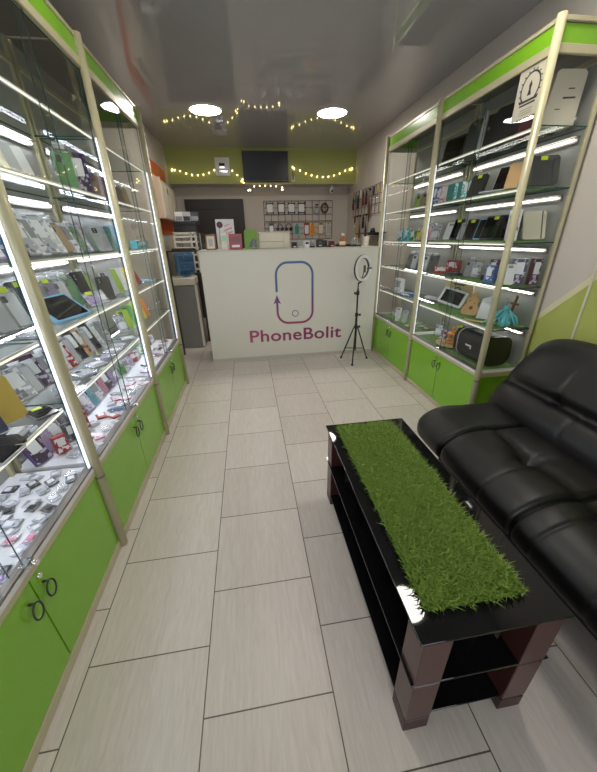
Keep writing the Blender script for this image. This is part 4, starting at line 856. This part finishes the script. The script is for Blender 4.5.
# wooden goods on the lowest shelf of the near right showcase
WOOD = mat('pale_craft_wood', hexc(206,164,104), .5, noise=.12, nscale=12); WOOD2 = mat('pale_cork', hexc(214,190,146), .7, noise=.1, nscale=30)
XRF = 1.46; ZL = .745 + TU
t = thing('wooden_plaque', 'pale wooden plaque with a dark ornament standing behind the white tablet', 'wooden plaque', (XRF+.24, 2.50, ZL), (math.radians(-8), 0, math.radians(-80)))
MB(WOOD2).prism([(-.15,0),(.15,0),(.155,.12),(.14,.19),(-.11,.20),(-.155,.17)], -.012, 0).build('board', t)
MB(PAL['brown']).tube([(.03*math.cos(a*PI/10), -.018, .12+.03*math.sin(a*PI/10)) for a in range(20)], .005, 6, True).b(-.06,.06,-.02,-.0125,.165,.178,bev=.003).build('ornament', t)
t = thing('tablet_computer', 'white tablet with a black screen leaning on the wooden plaque', 'tablet', (XRF+.15, 2.455, ZL+.018), (math.radians(-28), math.radians(9), math.radians(-66)))
MB(PAL['white']).prism(rrect(.215, .135, .014, 5), -.01, 0).build('body', t); MB(BLACKG).b(-.087,.087,-.0112,-.0102,.018,.117).build('screen', t)
t = thing('wooden_guitar_board', 'guitar shaped wooden board leaning right of the white tablet', 'wooden board', (XRF+.14, 2.17, ZL), (math.radians(-22), 0, math.radians(-62)))
MB(WOOD).prism([(-.05,0),(.05,0),(.062,.02),(.055,.055),(.035,.08),(.045,.105),(.03,.128),(.012,.135),(.012,.175),(-.012,.175),(-.012,.135),(-.03,.128),(-.045,.105),(-.035,.08),(-.055,.055),(-.062,.02)], -.012, 0).build('board', t)
MB(PAL['brown']).cyl((.005,-.0135,.05), (.005,-.0122,.05), .014, n=14).cyl((-.02,-.0135,.10), (-.02,-.0122,.10), .005, n=8).cyl((.02,-.0135,.085), (.02,-.0122,.085), .005, n=8).build('burnt_mark', t)
t = thing('leaning_board', 'pale blue white board leaning behind the showcase post', 'board', (XRF+.15, 2.02, ZL), (math.radians(-24), 0, math.radians(-52)))
MB(PAL['white'], PAL['sky']).prism([(-.045,0),(.05,0),(.055,.12),(.02,.165),(-.04,.14)], -.012, 0).build('board', t)
t = thing('tassel_lamp', 'bunch of turquoise tassels lying at the end of the lowest shelf', 'tassels', (XRF+.17, 1.86, ZL)); TURQ = mat('turquoise_yarn', hexc(110,196,204), .8)
k = MB(TURQ); rt = random.Random(3)
for q in range(60):
    a = rt.uniform(0, 2*PI); L_ = rt.uniform(.05, .12); h0 = rt.uniform(.055, .10); ex = max(-.13, min(.055, L_*math.cos(a)*1.15)); ey = max(-.068, min(.05, L_*math.sin(a)*1.1)); m_ = rt.uniform(.35, .8)
    k.tube([(0,.01,h0), (ex*.35, ey*.35, h0*.95), (ex*.75+rt.uniform(-.01,.01), ey*.75, h0*m_), (ex, ey, .006)], [.004,.005,.005,.004], 5)
k.lathe([(.006,.095),(.02,.102),(.016,.118),(.004,.125)], 10); k.build('strands', t)
MB(PAL['silver']).tube([(.02*math.cos(a*PI/8), 0, .14+.02*math.sin(a*PI/8)) for a in range(16)], .003, 6, True).build('ring', t)
for q, (x, y, rz, l) in enumerate([(.05,1.97,.5,.14),(.075,1.945,.8,.12)]):
    o = MB(WOOD).b(-.008,.008,-l/2,l/2,0,.007,bev=.002).cyl((0,-l/2,.0035),(0,-l/2-.02,.0035),.0035,.001,n=6).build('wooden_stick'); o.location = (XRF+x, y, ZL+.0035); o.rotation_euler = (0,0,rz)
    tag(o, ['thin wooden stick lying nearest the glass beside the turquoise tassels','thin wooden stick lying behind the other beside the turquoise tassels'][q], 'wooden stick', 'wooden sticks by the tassels')
t = thing('wooden_cross_stand', 'small dark wooden crossed stand behind the turquoise tassels', 'stand', (XRF+.272, 1.92, ZL))
MB(PAL['brown']).box((0,0,.09), (.014,.014,.18), Matrix.Rotation(.2,3,'X'), bev=.002).box((0,0,.12), (.012,.08,.014), bev=.002).b(-.03,.03,-.03,.03,0,.006).build('cross', t)
# showcase floor of the near right showcase
t = thing('wooden_carousel', 'round wooden tray with an orange toy figure on the floor of the near right showcase', 'ornament', (XRF+.165, 2.33, .465+TU)); 
MB(WOOD2).lathe([(.10,.0),(.125,.006),(.128,.014),(.118,.014),(.112,.008),(.02,.008)], 32).build('tray', t)
OR_ = mat('orange_wood', hexc(222,150,70), .45)
k = MB(OR_).cyl((0,0,.009), (0,0,.03), .05, n=24)
for a in range(6): k.cyl((.04*math.cos(a*PI/3), .04*math.sin(a*PI/3), .03), (.04*math.cos(a*PI/3), .04*math.sin(a*PI/3), .085), .007, n=8)
k.cyl((0,0,.085), (0,0,.095), .052, n=24).cyl((0,0,.095), (0,0,.13), .02, .012, n=10).box((-.012,0,.14), (.03,.018,.02), bev=.004); k.build('toy_body', t)
k = MB(PAL['magenta'])
for p in ((-.055,.03,.05),(-.06,.03,.09),(.03,-.06,.03)): k.lathe([(.003,-.014),(.013,-.006),(.013,.006),(.003,.014)], 10, p)
k.build('pink_bead', t); MB(PAL['lilac']).lathe([(.004,-.03),(.026,-.012),(.028,.01),(.01,.03)], 14, (.02,-.065,.085)).cyl((.02,-.065,.008),(.02,-.065,.06),.004,n=6).build('flower', t)
rowt('RA', .465, .18, [(2.58,'pouch','white',(.07,.012,.11)), (2.50,'box','white',(.04,.03,.08),dict(lean=15))], yaw=30, rowname='far corner')
t = thing('portable_speaker', 'large black portable speaker lying on the turf in the near right showcase', 'speaker', (XRF+.15, 1.985, .467+TU), (0, 0, math.radians(2)))
k = MB(mat('speaker_cloth', hexc(18,20,27), .5, noise=.2, nscale=200), BLACKP)
prof = rrect(.20, .195, .06, 8, .002)
k.prism(prof, -.135, .135, T=lambda p: p); k.build('grille', t)
for sy in (-1, 1):
    k = MB(mat('speaker_end_cap', hexc(14,15,19), .3)); k.prism([(x*1.03, z*1.02) for x, z in prof], sy*.135, sy*.16); k.build('end_cap', t)
k = MB(PAL['silver']); k.tube([(x*1.035, .12, z*1.02) for x, z in prof], .004, 6, True); k.build('trim_ring', t)
MB(WHITEP).b(-.1025,-.1005,-.03,.03,.10,.112).b(-.1025,-.1005,-.03,-.02,.085,.10).build('badge', t)
MB(TAGM).b(-.10,-.06,.145,.15,.195,.215).build('price_tag', t)
# white appliance box and poster
t = thing('paper_folder', 'large cream folder box standing behind the end glass on the top shelf', 'box', (XRF+.20, 1.90, 1.7865), (math.radians(-8), 0, math.radians(-12)))
k = MB(CREAM); k.prism([(-.09,0),(.075,0),(.10,.225),(.085,.24),(-.03,.245),(-.045,.235)], -.06, 0); k.build('carton', t); MB(PAL['charcoal']).b(-.0,.06,-.0615,-.0605,.12,.128).b(.02,.05,-.0615,-.0605,.16,.165).b(-.03,-.005,-.0615,-.0605,.075,.079).build('print', t)
PX = XRF+.0085
t = thing('poster', 'paper poster with a round black crest stuck inside the right showcase glass', 'poster', (PX, 1.875, 1.94)); OP = tuple(t.location)
MB(mat('poster_paper', hexc(196,190,172), .6)).b(PX-.0006, PX, 1.785, 1.962, 1.838, 2.043).build('sheet', t, OP)
k = MB(mat('poster_ink', (.03,.03,.03), .6)); cy_, cz_ = 1.873, 1.958
def flat(pts): k.prism([(p[0], p[1]) for p in pts], 0, .0004, T=lambda p: Vector((PX-.0012+p.y, p.x, p.z)))
for i in range(40):
    a0, a1 = math.radians(-50+i*7), math.radians(-50+(i+1)*7)
    flat([(cy_+r_*math.cos(a)*.93, cz_+r_*math.sin(a)) for r_, a in ((.058,a0),(.066,a0),(.066,a1),(.058,a1))])
for i in range(13):      # laurel leaves round the ring
    a = math.radians(-40+i*21.5); c_ = (cy_+.071*math.cos(a)*.93, cz_+.071*math.sin(a)); flat([(c_[0]-.006, c_[1]), (c_[0], c_[1]-.004), (c_[0]+.006, c_[1]), (c_[0], c_[1]+.004)])
flat([(cy_-.012,cz_-.03),(cy_+.012,cz_-.03),(cy_+.006,cz_-.005),(cy_+.010,cz_+.012),(cy_,cz_+.03),(cy_-.009,cz_+.012),(cy_-.005,cz_-.005)])
flat([(cy_-.055,cz_-.055),(cy_+.055,cz_-.055),(cy_+.062,cz_-.040),(cy_+.045,cz_-.045),(cy_-.045,cz_-.045),(cy_-.062,cz_-.040)])
flat([(cy_-.05,cz_-.068),(cy_+.05,cz_-.068),(cy_+.05,cz_-.060),(cy_-.05,cz_-.060)])
for z in (1.872, 1.862, 1.852): flat([(cy_-.04,z),(cy_+.04,z),(cy_+.04,z+.002),(cy_-.04,z+.002)])
k.build('crest', t, OP)
# tripod phone holder in the near left showcase
t = thing('mini_tripod', 'small black mini tripod standing on the fourth shelf of the near left showcase', 'tripod', (-.69-.135, 1.0, 1.0012)); k = MB(BLACKP)
for a in (-90, 30, 150):
    ca, sa = math.cos(math.radians(a)), math.sin(math.radians(a)); MB(BLACKP).tube([(0,0,.12), (.04*ca, .04*sa, .06), (.068*ca, .068*sa, .006)], .006, 8).build('leg', t)
MB(BLACKP).cyl((0,0,.115), (0,0,.15), .012).lathe([(.004,.15),(.014,.157),(.014,.167),(.004,.175)], 12).build('ball_head', t)
MB(DARKM).box((0,0,.19), (.02,.05,.03), bev=.004).build('phone_clamp', t)
# joint plate on the post of the near left showcase
t = thing('post_bracket', 'beige tape wrapped round the post between the two nearest left showcases', 'tape', (-.6875, 1.18, 1.25))
MB(mat('beige_tape', hexc(176,160,118), .6)).lathe([(.0182,-.018),(.0188,-.018),(.0188,.018),(.0182,.018)], 24).build('tape_band', t)
